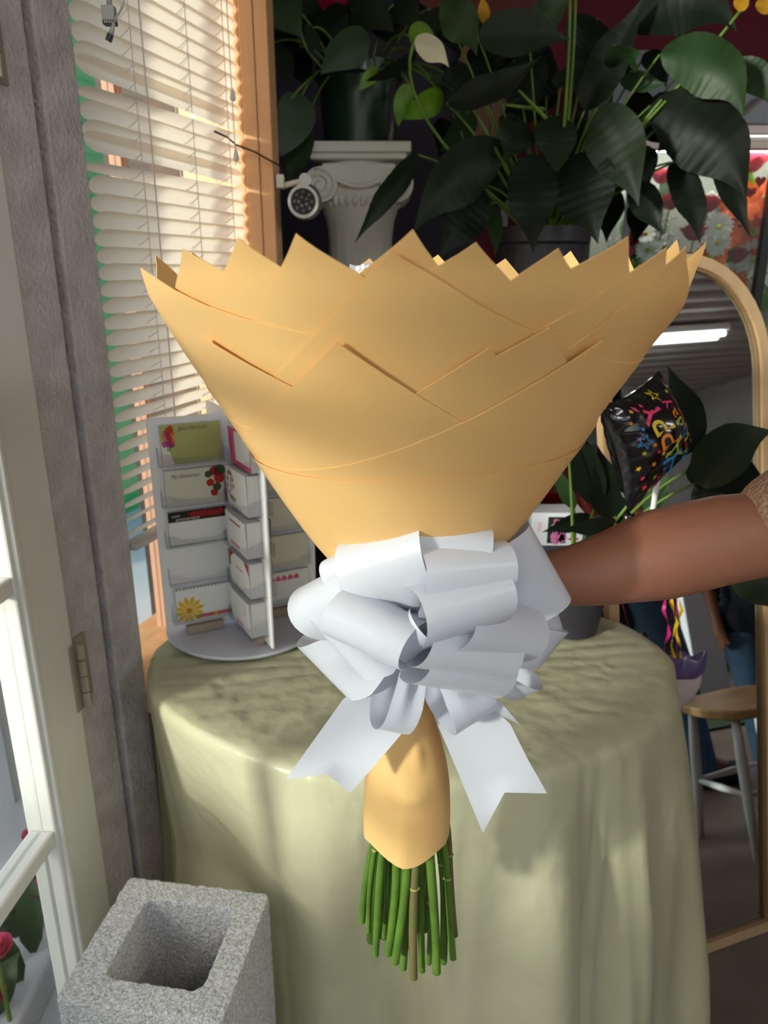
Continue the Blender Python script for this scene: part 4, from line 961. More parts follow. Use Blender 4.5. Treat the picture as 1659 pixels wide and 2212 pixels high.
for k, (x, y, Y) in enumerate(((1112, 1112, 1.56), (1188, 1078, 1.58), (1130, 1060, 1.60), (1060, 1090, 1.6))):
    c = at(x, y, Y); rose(c, .026, arr, 'bloom_red', 'bloom'); MB().tube([AR + Vector((0, 0, .07)), (AR + c) / 2 + Vector((0, 0, .04)), c - Vector((0, 0, .012))], .0025, 6).build('stem', 'petiole', arr)
fr = MB(); f0, f1 = at(1130, 1122, 1.50), at(1160, 1062, 1.50); d = (f1 - f0); L = d.length; d.normalize(); s_ = d.cross(Vector((0, -1, .3))).normalized()
for q in range(26):
    t_ = q / 25; p = f0 + d * (L * t_); wl = .017 * math.sin(math.pi * (t_ * .85 + .1))
    for sg in (-1, 1):
        e = p + s_ * (sg * wl) + d * .010 + Vector((0, -.004 * (q % 3), 0)); n_ = d * .0022; fr.add([p - n_, e, p + n_], [(0, 1, 2)])
fo = fr.build('fern_sprig', 'fern', arr); fo['kind'] = 'stuff'
for k in range(9):
    a = k * .9; b_ = AR + Vector((.02 * math.cos(a), .02 * math.sin(a), .07)); leaf(arr, b_, b_ + Vector((.09 * math.cos(a), .05 * math.sin(a) - .03, .05 + .02 * (k % 3))), .035, (0, 0, .03), .3, 'leaf_mid')
# ------------------------------------------------------------------ flower cooler at the back
mat('cooler_grey', (120, 124, 132), .4, metal=.2); mat('cooler_black', (26, 26, 30), .4); mat('cooler_rail', (170, 156, 150), .35, metal=.4); mat('cooler_inside', (172, 174, 164), .6)
mat('petal_orange', (250, 110, 20), .5, transl=.25); mat('petal_red', (176, 24, 56), .5, transl=.2, noise=(30, .4)); mat('petal_pink', (214, 84, 110), .5, transl=.25); mat('petal_white', (246, 246, 242), .5, transl=.25); mat('petal_eye', (200, 190, 60), .7); mat('breath', (240, 240, 232), .6)
mat('heart_red', (150, 10, 24), .5); mat('bucket_grey', (120, 120, 126), .5); glass('cooler_glass', (244, 250, 248), .05)
CX0, CX1, CY = .60, 1.60, 2.42
zc0 = .12; zc1 = at(1600, 325, CY).z; zc2 = at(1600, 268, CY).z; zc3 = at(1600, 140, CY).z
ck = thing('flower_cooler', ((CX0 + CX1) / 2, 2.56, 0), 'glass-fronted flower cooler with a grey header at the back right', 'cooler')
MB().box(((CX0 + CX1) / 2, 2.57, .06), (CX1 - CX0, .28, .12)).build('plinth', 'cooler_black', ck)
MB().box(((CX0 + CX1) / 2, 2.705, zc3 / 2), (CX1 - CX0, .02, zc3)).build('back_panel', 'cooler_inside', ck)
MB().box((CX0 + .012, 2.57, zc3 / 2), (.024, .27, zc3)).build('side_panel', 'cooler_grey', ck)
MB().box((CX1 - .012, 2.57, zc3 / 2), (.024, .27, zc3)).build('side_panel', 'cooler_grey', ck)
MB().box(((CX0 + CX1) / 2, 2.56, (zc2 + zc3) / 2), (CX1 - CX0, .26, zc3 - zc2)).build('header', 'cooler_grey', ck, bevel=.004)
MB().box(((CX0 + CX1) / 2, CY + .01, zc1 + (zc2 - zc1) * .78), (CX1 - CX0, .03, (zc2 - zc1) * .42)).build('door_rail', 'cooler_rail', ck, bevel=.004)
MB().box(((CX0 + CX1) / 2, CY + .012, zc1 + (zc2 - zc1) * .22), (CX1 - CX0, .03, (zc2 - zc1) * .40)).build('door_rail', 'cooler_rail', ck, bevel=.004)
xm = at(1650, 560, CY).x
for x in (CX0 + .02, xm, CX1 - .02): MB().box((x, CY + .012, (zc0 + zc1) / 2), (.028, .03, zc1 - zc0)).build('door_post', 'cooler_black', ck, bevel=.003)
MB().box(((CX0 + CX1) / 2, CY + .012, (zc0 + zc1) / 2), (CX1 - CX0 - .05, .006, zc1 - zc0)).build('pane', 'cooler_glass', ck)
mat('cooler_tube', (255, 250, 240), .5, emit=34)
MB().tube([(CX0 + .06, CY + .05, zc1 + .015), (CX1 - .06, CY + .05, zc1 + .015)], .012, 10).build('light_tube', 'cooler_tube', ck)
for zz in (.75, 1.12): MB().box(((CX0 + CX1) / 2, 2.57, zz), (CX1 - CX0 - .06, .24, .012)).build('shelf', 'cooler_inside', ck)
MB().tube([at(1585, 265, 2.40), at(1655, 205, 2.40)], .006, 8).build('handle_rod', 'cooler_rail', ck)
for x, y in ((1643, 391), (1622, 415), (1672, 372)):
    u = pxm(CY, 1.5) * 12; c = at(x, y, CY - .008); hp = []
    for q in range(24):
        a = q * 6.28319 / 24; hp.append(c + Vector((u * .062 * 16 * math.sin(a) ** 3, 0, u * .062 * (13 * math.cos(a) - 5 * math.cos(2 * a) - 2 * math.cos(3 * a) - math.cos(4 * a)))))
    tag(MB().prism(hp, (0, .003, 0)).build('heart_sticker', 'heart_red'), 'small red heart sticker on the cooler glass, %s' % {1643: 'middle one', 1622: 'lowest one', 1672: 'highest one'}[x], 'sticker', 'heart stickers')
rg = random.Random(21)
def daisy(name, c, r, npet, m, eye, label, grp, cup=.15, wid=.34):
    t = thing(name, c - Vector((0, 0, r)), label, 'flower', grp)
    ax = (Vector((0, 0, 1.3)) - c).normalized(); ax = (ax + Vector((rg.uniform(-.3, .3), 0, rg.uniform(-.1, .5)))).normalized(); s1 = ax.cross(Vector((0, 0, 1))).normalized(); s2 = s1.cross(ax)
    for k in range(npet):
        a = 6.28319 * k / npet; d = s1 * math.cos(a) + s2 * math.sin(a); e = s2 * math.cos(a) - s1 * math.sin(a)
        MB().grid(5, 3, lambda u, v: c + d * (r * (.08 + .92 * u)) + e * ((v - .5) * 2 * r * wid * math.sin(math.pi * (.12 + .80 * u))) + ax * (r * cup * u * (1 if k % 2 else 1.5) - r * .1 * abs(v - .5))).build('petal', m, t, smooth=True)
    MB().sphere(c + ax * (r * .08), r * .2, 8, 5).build('eye', eye, t, smooth=True)
    MB().tube([c, c + Vector((0, .03, -r * 2.2))], .003, 5).build('stem', 'petiole', t)
def bloom(c, r, m, label, grp):
    t = thing('rose', c - Vector((0, 0, r * 1.2)), label, 'flower', grp)
    rose(c, r, t, m, 'petals'); MB().tube([c - Vector((0, 0, r * .5)), c + Vector((0, .02, -r * 2.5))], .003, 5).build('stem', 'petiole', t)
def breath(c, r, label):
    t = thing('baby_breath', c - Vector((0, 0, r)), label, 'flower', 'baby breath sprays'); mb = MB()
    for _ in range(70):
        v = Vector((rg.gauss(0, 1), rg.gauss(0, .6), rg.gauss(0, 1))); v = v.normalized() * r * rg.uniform(.2, 1); mb.sphere(c + v, r * .085, 5, 3)
    mb.build('blossoms', 'breath', t)['kind'] = 'stuff'
    mb = MB()
    for _ in range(9): mb.tube([c + Vector((0, .01, -r * 1.4)), c + Vector((rg.uniform(-1, 1) * r * .7, 0, rg.uniform(-.4, .9) * r))], .0012, 4)
    mb.build('twigs', 'petiole', t)['kind'] = 'stuff'
for k in range(22):
    x, y = 1290 + 370 * rg.random(), 350 + 330 * rg.random(); c = at(x, y, 2.60)
    if k % 3 == 0: breath(c, .055, 'white baby breath deep among the cooler flowers'); 
    else:
        t = tag(leaf(None, c - Vector((0, 0, .06)), c + Vector((rg.uniform(-.05, .05), 0, .06)), .06, (0, 0, 0), rg.uniform(-.5, .5), 'leaf_mid', name='foliage_leaf'), 'green foliage leaf deep among the cooler flowers', 'leaf', 'foliage in the cooler')
for o_ in COL.objects:
    if o_.get('label') == 'white baby breath deep among the cooler flowers': o_['group'] = 'distant baby breath'
FY = 2.52; fu = pxm(FY, 1.4)
for x, y, r, w in ((1630, 500, 50, 'largest gerbera near the cooler post'), (1600, 440, 44, 'gerbera under the lowest heart'), (1655, 430, 46, 'gerbera cut by the right photo edge'), (1535, 555, 34, 'gerbera just above the mirror frame'), (1570, 510, 30, 'small gerbera between white daisies'), (1592, 605, 24, 'small gerbera beside the mirror arch')):
    daisy('gerbera', at(x, y, FY - .02), r * fu, 14, 'petal_orange', 'petal_eye', 'orange %s' % w, 'orange gerberas')
for x, y, r, w in ((1552, 490, 30, 'upper left'), (1550, 525, 28, 'left'), (1632, 560, 42, 'big right'), (1655, 585, 34, 'right edge'), (1610, 628, 28, 'lower'), (1400, 540, 26, 'behind the paper tips'), (1395, 505, 22, 'between leaves')):
    daisy('daisy', at(x, y, FY - .03), r * fu, 18, 'petal_white', 'petal_eye', 'white %s daisy in the cooler' % w, 'white daisies', .2, .2)
for x, y, r, m, w in ((1622, 350, 34, 'petal_pink', 'pink tulip-like rose at the top right of the cooler'), (1370, 512, 26, 'petal_red', 'red carnation above the right paper tips'), (1448, 435, 26, 'petal_red', 'red rose between the hanging leaves'), (1530, 440, 28, 'petal_red', 'dark red rose left of the baby breath'), (1500, 500, 30, 'petal_red', 'dark red rose behind a hanging leaf'), (1585, 480, 26, 'petal_red', 'red rose left of the orange gerbera'), (1592, 550, 28, 'petal_red', 'red rose above the white daisies'), (1350, 545, 22, 'petal_pink', 'pink rose beside the paper edge'), (1365, 450, 22, 'petal_pink', 'pale pink rose left of the dark leaf'), (1640, 440, 22, 'petal_red', 'red rose by the cooler post'), (1480, 560, 26, 'petal_red', 'red rose left of the mirror arch'), (1430, 380, 24, 'petal_pink', 'pink rose high in the cooler')):
    bloom(at(x, y, FY), r * fu, m, w, 'cooler roses')
for x, y, r, w in ((1562, 430, 34, 'upper'), (1640, 465, 36, 'right'), (1600, 590, 36, 'middle'), (1572, 585, 34, 'left'), (1640, 625, 30, 'lower right'), (1400, 560, 36, 'leftmost'), (1420, 490, 40, 'shaded'), (1510, 470, 34, 'leaf-covered'), (1620, 520, 30, 'central')):
    breath(at(x, y, FY + .02), r * fu, 'white %s spray of baby breath in the cooler' % w)
BUDS = ['below the pink rose near the hearts', 'between red roses left of the big gerbera', 'left of the upper white daisy', 'pointing up among the white daisies', 'low beside the mirror arch', 'lowest, by the cooler post', 'right of the lower daisy', 'left of the small gerbera', 'behind the right paper tips', 'left of the red carnation']
for k, (x, y) in enumerate(((1618, 385), (1580, 500), (1540, 520), (1571, 535), (1600, 655), (1630, 665), (1650, 640), (1545, 600), (1370, 580), (1350, 480))):
    t = tag(leaf(None, at(x, y + 34, FY), at(x + 6, y - 24, FY - .02), 24 * fu, (0, 0, 0), .3, 'leaf_lime', name='lily_bud', fold=.6), 'green bud or leaf number among the cooler flowers', 'leaf', 'green buds in the cooler')
    t['label'] = 'lime green bud in the cooler, ' + BUDS[k]
for k in range(5):
    b0 = Vector((CX0 + .12 + k * .17, 2.58, 1.127)); t = thing('bucket', b0, 'grey flower bucket, %s from the left on the cooler shelf' % ('first', 'second', 'third', 'fourth', 'fifth')[k], 'bucket', 'cooler buckets')
    MB().lathe([(0, 0), (.055, 0), (.068, .13), (.071, .13), (.071, .14), (.064, .14), (.05, .01)], b0, 20).build('body', 'bucket_grey', t, smooth=True, angle=40)

# ------------------------------------------------------------------ things on and against the back wall
mat('back_wood', (140, 96, 70), .6, noise=(1, .4), wave=(30, 30, 3)); mat('shelf_red', (120, 36, 22), .5, noise=(6, .3)); mat('shelf_edge', (110, 100, 96), .5)
sb_ = thing('wall_shelf', at(1050, 40, 2.66), 'dark red shelf with a grey edge and plank front on the back wall', 'shelf')
s0, s1 = at(900, 50, 2.66), at(1150, 50, 2.66)
MB().box(((s0.x + s1.x) / 2, 2.66, s0.z + .03), (s1.x - s0.x, .13, .06)).build('shelf_board', 'shelf_red', sb_, bevel=.004)
MB().box(((s0.x + s1.x) / 2, 2.655, s0.z - .008), (s1.x - s0.x, .12, .014)).build('shelf_edge', 'shelf_edge', sb_)
for k in range(4):
    x0 = s0.x + (s1.x - s0.x) * (.45 + k * .15); MB().box((x0, 2.70, s0.z - .19), ((s1.x - s0.x) * .145, .03, .34)).build('plank', 'back_wood', sb_, bevel=.002)
mat('foil_red', (170, 20, 60), .2, noise=(30, .5), coat=.5)
tag(MB().sphere(at(690, -8, 2.1), .07, 16, 10, (1.3, 1, .7)).build('foil_wrap', 'foil_red', smooth=True), 'shiny crimson foil wrap above the pothos leaves', 'wrap')
mat('panel_grey', (132, 136, 146), .6)
for a, b, lab in (((1085, 225, 2.3), (1115, 300, 2.3), 'narrow'), ((1330, 110, 2.35), (1440, 250, 2.35), 'wide')):
    p, q = at(*a), at(*b); t = thing('wall_card', ((p.x + q.x) / 2, p.y, q.z), '%s pale grey board showing between the peace lily leaves' % lab, 'board')
    MB().box(((p.x + q.x) / 2, p.y, (p.z + q.z) / 2), (q.x - p.x, .02, p.z - q.z)).build('board', 'panel_grey', t, bevel=.002)
    MB().box(((p.x + q.x) / 2, p.y + .012, q.z / 2), (.02, .006, q.z)).build('prop', 'panel_grey', t)
# striped red and white cloth
mat('cloth_red', (190, 24, 40), .7); mat('cloth_pink', (206, 92, 84), .7); mat('cloth_white', (214, 214, 218), .7)
rb0 = at(1205, 1100, 1.86); bnr = thing('striped_banner', Vector((rb0.x, 1.86, 0)), 'hanging cloth in red, white and salmon diagonal bands behind the bouquet', 'banner')
def ban(x0, x1, m):
    MB().grid(12, 24, lambda a, b: at(x0[0] + (x1[0] - x0[0]) * a + (x0[1] - x0[0]) * b, 925 + 190 * b, 1.86 + .012 * math.sin((x0[0] + (x1[0] - x0[0]) * a) * .35))).build('band', m, bnr, smooth=True)
ban((1075, 1150), (1133, 0), 'cloth_red'); ban((1133, 1208), (1175, 0), 'cloth_white'); ban((1175, 1250), (1255, 0), 'cloth_pink')
pz = at(1200, 925, 1.86).z
MB().tube([at(1050, 922, 1.865), at(1270, 922, 1.865)], .008, 8).build('rod', 'side_black', bnr)
MB().tube([at(1045, 922, 1.865), Vector((at(1045, 922, 1.865).x, 1.865, 0))], .009, 8).build('pole', 'side_black', bnr)
# white box with a flower photograph
mat('box_white', (232, 234, 244), .5); mat('photo_dark', (44, 48, 44), .4); mat('photo_pink', (226, 120, 180), .5); mat('photo_pale', (240, 200, 220), .5); mat('print_red', (214, 60, 70), .5); mat('print_blue', (60, 80, 170), .5)
b0 = at(1148, 1170, 1.42); b1 = at(1258, 1170, 1.42); bz = SZ + .001
bx_ = thing('flower_box', ((b0.x + b1.x) / 2, 1.44, bz), 'white carton printed with a pink flower photograph on the black side table', 'box')
bh = at(1200, 1108, 1.42).z - bz
MB().box(((b0.x + b1.x) / 2, 1.45, bz + bh / 2), (b1.x - b0.x, .06, bh)).build('carton', 'box_white', bx_, bevel=.001)
def bp(u, v, o=0): return Vector((b0.x + (b1.x - b0.x) * u, 1.4195 - o, bz + bh * v))
MB().add([bp(.30, .08), bp(.66, .08), bp(.66, .88), bp(.30, .88)], [(0, 1, 2, 3)]).build('photo_print', 'photo_dark', bx_)
rp = random.Random(8)
for m in ('photo_pink', 'photo_pale'):
    mb = MB()
    for q in range(16):
        u, v = .40 + .22 * rp.random(), .12 + .66 * rp.random(); r = .04 + .03 * rp.random(); mb.add([bp(u + r * math.cos(a), v + r * 1.6 * math.sin(a), .0006 if m == 'photo_pink' else .0004) for a in [6.283 * i / 8 for i in range(8)]], [tuple(range(8))])
    mb.build('flower_print', m, bx_)['kind'] = 'stuff'
for (u, v, w_, h_, m) in ((.72, .45, .10, .05, 'print_red'), (.84, .52, .07, .10, 'print_blue'), (.72, .18, .2, .06, 'print_red'), (.10, .45, .06, .28, 'photo_pale')):
    MB().add([bp(u, v), bp(u + w_, v), bp(u + w_, v + h_), bp(u, v + h_)], [(0, 1, 2, 3)]).build('print_block', m, bx_)

# ------------------------------------------------------------------ arched mirror leaning back
mat('mirror_wood', (208, 172, 128), .5, noise=(1, .25), wave=(40, 40, 3)); mat('mirror_glass', (214, 220, 220), .015, metal=1.0); mat('mirror_lip', (150, 120, 84), .5)
MV = MH * math.sin(lam) + Vector((0, 0, math.cos(lam)))
MC, MHW, ML = .027, .190, 1.356
def mp(u, v, o=0): return MBs + MU * (MC + u) + MV * v - MN * o           # o towards the room
mr = thing('arched_mirror', mp(0, 0), 'tall arched mirror in a pale wood frame leaning back beside the table', 'mirror')
def arch(hw, v0, v1, r, n=20):
    pts = [(-hw, v0), (hw, v0)]
    for i in range(n + 1): a = math.pi * i / n; pts.append((hw * math.cos(a) if True else 0, v1 - r + r * math.sin(a)))
    return pts
oa = arch(MHW, 0, ML, .205); ia = arch(MHW - .021, .021, ML - .021, .188)
vs = []; n = len(oa)
for o in (0.0, .018):
    for pts in (oa, ia): vs += [mp(u, v, o) for u, v in pts]
fs = []
for i in range(n):
    k = (i + 1) % n
    fs += [(i, k, n + k, n + i), (2 * n + i, 3 * n + i, 3 * n + k, 2 * n + k), (i, 2 * n + i, 2 * n + k, k), (n + i, n + k, 3 * n + k, 3 * n + i)]
MB().add(vs, fs).build('frame', 'mirror_wood', mr)
ib = arch(MHW - .025, .025, ML - .025, .184)
vs = [mp(u, v, .006) for u, v in ia] + [mp(u, v, .012) for u, v in ia] + [mp(u, v, .012) for u, v in ib] + [mp(u, v, .006) for u, v in ib]
MB().add(vs, [(r * n + i, r * n + (i + 1) % n, (r + 1) * n + (i + 1) % n, (r + 1) * n + i) for r in range(3) for i in range(n)]).build('inner_lip', 'mirror_lip', mr)
MB().prism([mp(u, v, .001) for u, v in ia], -MN * .005).build('glass', 'mirror_glass', mr)
MB().prism([mp(u, v, -.004) for u, v in oa], -MN * .003).build('backing', 'side_black', mr)
MB().tube([mp(0, .66, -.01), Vector((mp(0, .66).x - .04, mp(0, .66).y + .12, 0))], .010, 8).build('prop_leg', 'mirror_wood', mr)
def refl(x, y, t):
    d = ray(x, y).normalized(); C0 = Vector((0, 0, CAMZ)); p = C0 + d * ((MBs - C0).dot(MN) / d.dot(MN)); r = d - MN * (2 * d.dot(MN)); return p + r * t

# what the mirror shows: a lamp, stool, white board, shelf; the other lamps are unseen
mat('tube_light', (255, 255, 252), .5, emit=20); mat('fixture', (226, 224, 220), .4)
def fixture(x, y, lab, ang=25):
    c = Vector((x, y, CEIL - .05)); R = rotz(math.radians(ang)); t = thing('ceiling_light', c, lab, 'light', 'fluorescent ceiling lights')
    MB().box(c, (1.24, .16, .05), R).build('housing', 'fixture', t, bevel=.004)
    for s in (-.042, .042): MB().tube([c + R @ Vector((-.58, s, -.045)), c + R @ Vector((.58, s, -.045))], .016, 10).build('tube', 'tube_light', t, smooth=True)
_a, _b = refl(1405, 734, 0), refl(1405, 734, 1); Lp = refl(1405, 734, (CEIL - .09 - _a.z) / (_b.z - _a.z))
fixture(Lp.x, Lp.y, 'twin-tube fluorescent ceiling light seen at the top of the mirror', 25)
fixture(.45, -.95, 'added twin-tube fill light on the ceiling just behind the camera', 60); fixture(1.9, -.9, 'added twin-tube fill light on the ceiling to the right behind the camera', 60); fixture(2.6, .2, 'twin-tube fluorescent ceiling light over the stool', 25); fixture(3.4, -1.2, 'twin-tube fluorescent ceiling light behind the camera', 25); fixture(4.6, 1.6, 'twin-tube fluorescent ceiling light near the right wall', 25)  # first two are unseen lamps added as fill for camera-facing surfaces
mat('stool_seat', (206, 160, 108), .45, noise=(1, .4), wave=(4, 40, 4), rgb2=(160, 112, 68)); mat('stool_white', (226, 224, 226), .4)
sA = refl(1578, 1845, .48); sB = refl(1556, 1540, .48); sC = refl(1659, 1520, .50); e1 = Vector((sC.x - sB.x, sC.y - sB.y, 0)).normalized(); e2 = Vector((-e1.y, e1.x, 0))
if e2.dot(Vector((1, -1, 0))) < 0: e2 = -e2
sz = .345; cen = Vector((sB.x, sB.y, 0)) + e1 * .16 + e2 * .10
sto = thing('stool', cen, 'low stool with a natural wood seat and white turned legs', 'stool')
pts = [cen + e1 * (.16 * math.copysign(abs(math.cos(a)) ** .7, math.cos(a))) + e2 * (.13 * math.copysign(abs(math.sin(a)) ** .7, math.sin(a))) + Vector((0, 0, sz)) for a in [6.28319 * i / 36 for i in range(36)]]
MB().prism(pts, (0, 0, .026)).build('seat', 'stool_seat', sto, bevel=.006)
ends = []
for a, b in ((-1, -1), (1, -1), (-1, 1), (1, 1)):
    top = cen + e1 * (a * .11) + e2 * (b * .08) + Vector((0, 0, sz)); bot = cen + e1 * (a * .135) + e2 * (b * .10); ends.append((top, bot))
    MB().tube([top, top.lerp(bot, .3), top.lerp(bot, .6), bot], [.011, .014, .013, .009], 14).build('leg', 'stool_white', sto, smooth=True)
for i, k in ((0, 1), (2, 3), (0, 2)):
    p, q = ends[i][0].lerp(ends[i][1], .55), ends[k][0].lerp(ends[k][1], .55); MB().tube([p, p.lerp(q, .5), q], [.006, .010, .006], 10).build('stretcher', 'stool_white', sto, smooth=True)
w0 = refl(1510, 1355, 2.4); wbd = thing('white_board', Vector((w0.x, w0.y, 0)), 'tall white board standing in the dark room, seen in the mirror', 'board')
MB().box((w0.x, w0.y, .5), (.17, .06, .9), rotz(.5)).build('board', 'box_white', wbd, bevel=.003); MB().box((w0.x, w0.y, .025), (.2, .2, .05), rotz(.5)).build('foot', 'side_black', wbd)
w1 = refl(1600, 1440, 3.0); sh = thing('dark_shelf', Vector((w1.x, w1.y, 0)), 'dark plant shelf deep in the room, seen in the mirror', 'shelf')
for q in range(3): MB().box((w1.x + .3, w1.y - .2, .05 + q * .3), (1.4, .35, .03), rotz(.55)).build('shelf_board', 'side_black', sh)
for sg in (-1, 1):
    dv = rotz(.55) @ Vector((sg * .68, 0, 0)); MB().box((w1.x + .3 + dv.x, w1.y - .2 + dv.y, .5), (.04, .35, 1.0), rotz(.55)).build('side_panel', 'side_black', sh)
for k in range(7):
    p = Vector((w1.x - .1 + k * .13, w1.y - .45 + k * .07, .365 if k % 2 else .065)); t = thing('shelf_plant', p, 'small dark potted plant, %s along the dark shelf seen in the mirror' % ('first', 'second', 'third', 'fourth', 'fifth', 'sixth', 'seventh')[k], 'plant', 'plants on the dark shelf')
    pot(t, p, .03, .04, .06, 'pot_black', 16)
    for q in range(7):
        a = q * .9; leaf(t, p + Vector((0, 0, .05)), p + Vector((.09 * math.cos(a), .09 * math.sin(a), .14)), .035, (0, 0, .03), .4, 'leaf_mid', nu=7)
mat('mat_green', (50, 70, 46), .95, bump=(200, .8))
gm = refl(1600, 1650, 1.9); tag(MB().box((gm.x + .3, gm.y - .1, .006), (1.5, .5, .012), rotz(.5)).build('floor_mat', 'mat_green'), 'dark green mat on the floor by the shelf, seen in the mirror', 'mat')

# flowers standing outside the door
mat('petal_rosy', (226, 70, 120), .5, transl=.3)
od = thing('outdoor_planter', (-.70, 1.20, -.02), 'low white planter of pink flowers outside, seen through the door glass', 'planter')
MB().box((-.70, 1.20, .02), (.13, .62, .08)).build('box', 'pale_render', od, bevel=.01)
ro = random.Random(12)
for k in range(14):
    c = Vector((-.70 + ro.uniform(-.06, .06), 1.20 + ro.uniform(-.28, .28), .09 + ro.uniform(0, .16))); rose(c, .028, od, 'petal_rosy', 'bloom')
    MB().tube([Vector((c.x, c.y, .05)), c], .004, 5).build('stem', 'petiole', od)
for k in range(22):
    a = ro.uniform(0, 6.28); b_ = Vector((-.70 + ro.uniform(-.04, .04), 1.20 + ro.uniform(-.26, .26), .05)); leaf(od, b_, b_ + Vector((.07 * math.cos(a), .07 * math.sin(a), .06 + .10 * ro.random())), .05, (0, 0, .04), .3, 'leaf_mid', nu=7)
ow = thing('display_stand', (-1.15, 1.62, -.02), 'white metal display stand outside beyond the door glass', 'stand')
for x in (-1.35, -.98):
    for y in (1.20, 1.62, 2.04): MB().box((x, y, .6), (.035, .035, 1.24)).build('post', 'pale_render', ow)
for z in (.25, .62, 1.0):
    MB().box((-1.165, 1.62, z), (.40, .90, .025)).build('shelf', 'pale_render', ow)
# ------------------------------------------------------------------ balloons
mat('foil_black', (16, 14, 18), .16, coat=.8, bump=(22, .25)); mat('foil_silver', (210, 210, 214), .15, metal=.8)
mat('p_pink', (236, 60, 110), .4); mat('p_yellow', (236, 196, 40), .4); mat('p_orange', (236, 140, 40), .4); mat('p_lime', (176, 190, 40), .4); mat('p_blue', (40, 140, 206), .4); mat('p_red', (206, 30, 60), .4); mat('stick_white', (226, 226, 230), .4)
c00, c10, c11, c01 = at(1292, 874, .99), at(1356, 1112, .99), at(1500, 968, 1.06), at(1424, 800, 1.06)     # left, bottom, right, top corners
bcn = (c00 + c10 + c11 + c01) / 4; bnrm = (c10 - c00).cross(c01 - c00).normalized()
if bnrm.y > 0: bnrm = -bnrm
HB = .050
def bal(u, v, side=1, off=0.0):       # u: left->... along the left edge downwards; v: towards the right
    e = 1 - .13 * math.sin(math.pi * u) ; f = 1 - .13 * math.sin(math.pi * v)
    uu = .5 + (u - .5) * f; vv = .5 + (v - .5) * e
    p = c00 * (1 - uu) * (1 - vv) + c10 * uu * (1 - vv) + c11 * uu * vv + c01 * (1 - uu) * vv
    h = (max(0, math.sin(math.pi * min(max(u, 0), 1))) * max(0, math.sin(math.pi * min(max(v, 0), 1)))) ** .55
    edge = 1 - h; cr = .0022 * edge * (math.sin(u * 46) * (1 if min(v, 1 - v) < .2 else .3) + math.sin(v * 46) * (1 if min(u, 1 - u) < .2 else .3)) * h ** .3
    return p + bnrm * (side * (HB * h + cr + off))
blo = thing('birthday_balloon', c10 - Vector((0, 0, .12)), 'small black square foil balloon printed HAPPY birthday with coloured stars, on a white stick', 'balloon')
MB().grid(41, 41, lambda a, b: bal(a, b, 1)).build('front_foil', 'foil_black', blo, smooth=True)
MB().grid(25, 25, lambda a, b: bal(a, b, -1)).build('back_foil', 'foil_black', blo, smooth=True)
MB().tube([at(1424, 1010, 1.06), at(1412, 1090, 1.065), at(1395, 1200, 1.08), QC + Vector((.01, -.01, .075))], .0042, 10).build('stick', 'stick_white', blo, smooth=True)
MB().tube([c10, at(1352, 1135, 1.0), at(1350, 1160, 1.0)], [.006, .004, .007], 8).build('neck', 'foil_black', blo, smooth=True)
def bal_text(txt, m, u, v, size, ang, shear=0.0):
    """lettering laid on the foil; (u, v) is the left baseline, it runs upwards in the picture"""
    vs, fs = text_mesh(txt, shear); ca, sa = math.cos(ang), math.sin(ang); out = []
    for x, y in vs:
        X, Y_ = x * size, y * size; out.append(bal(u - (X * ca - Y_ * sa * 0) - 0, v - Y_ + X * sa, 1, .0012))
    o = MB().add(out, fs).build('letter', m, blo); return o
for k, (ch, m, du, dv) in enumerate((('H', 'p_blue', .93, .55), ('A', 'p_lime', .775, .57), ('P', 'p_orange', .61, .55), ('P', 'p_yellow', .45, .535), ('Y', 'p_pink', .30, .51))):
    bal_text(ch, m, du, dv, .37, 0.0)
for k, (ch, m, du, dv) in enumerate((('b', 'p_blue', .90, .72), ('i', 'p_yellow', .81, .72), ('r', 'p_red', .755, .72), ('t', 'p_yellow', .67, .72), ('h', 'p_blue', .60, .715), ('d', 'p_lime', .48, .71), ('a', 'p_orange', .36, .695), ('y', 'p_pink', .24, .68))):
    bal_text(ch, m, du, dv, .21, 0.0)
rs2 = random.Random(9)
def star(u, v, r, m, hollow=False):
    def ring(k): return [(u + r * k * (1 if i % 2 == 0 else .42) * math.sin(i * math.pi / 5 + .3), v + r * k * (1 if i % 2 == 0 else .42) * math.cos(i * math.pi / 5 + .3)) for i in range(10)]
    a = ring(1.0)
    if hollow:
        b = ring(.68); MB().add([bal(p, q, 1, .0010) for p, q in a + b], [(i, (i + 1) % 10, 10 + (i + 1) % 10, 10 + i) for i in range(10)]).build('star', m, blo)
    else: MB().add([bal(u, v, 1, .0010)] + [bal(p, q, 1, .0010) for p, q in a], [(0, 1 + i, 1 + (i + 1) % 10) for i in range(10)]).build('star', m, blo)
star(.42, .17, .08, 'p_blue', True); star(.88, .30, .08, 'p_red', True); star(.08, .60, .07, 'p_yellow', True)
cols_ = ['p_yellow', 'p_orange', 'p_blue', 'p_pink', 'p_lime', 'p_red']
for k, (u, v) in enumerate(((.12, .22), (.22, .14), (.30, .20), (.38, .14), (.52, .14), (.56, .26), (.60, .30), (.66, .20), (.70, .30), (.74, .10), (.80, .22), (.84, .12), (.92, .20), (.95, .44), (.78, .32), (.10, .36), (.14, .80), (.24, .30), (.64, .08), (.48, .24))):
    star(u, v, .026, cols_[k % 6])
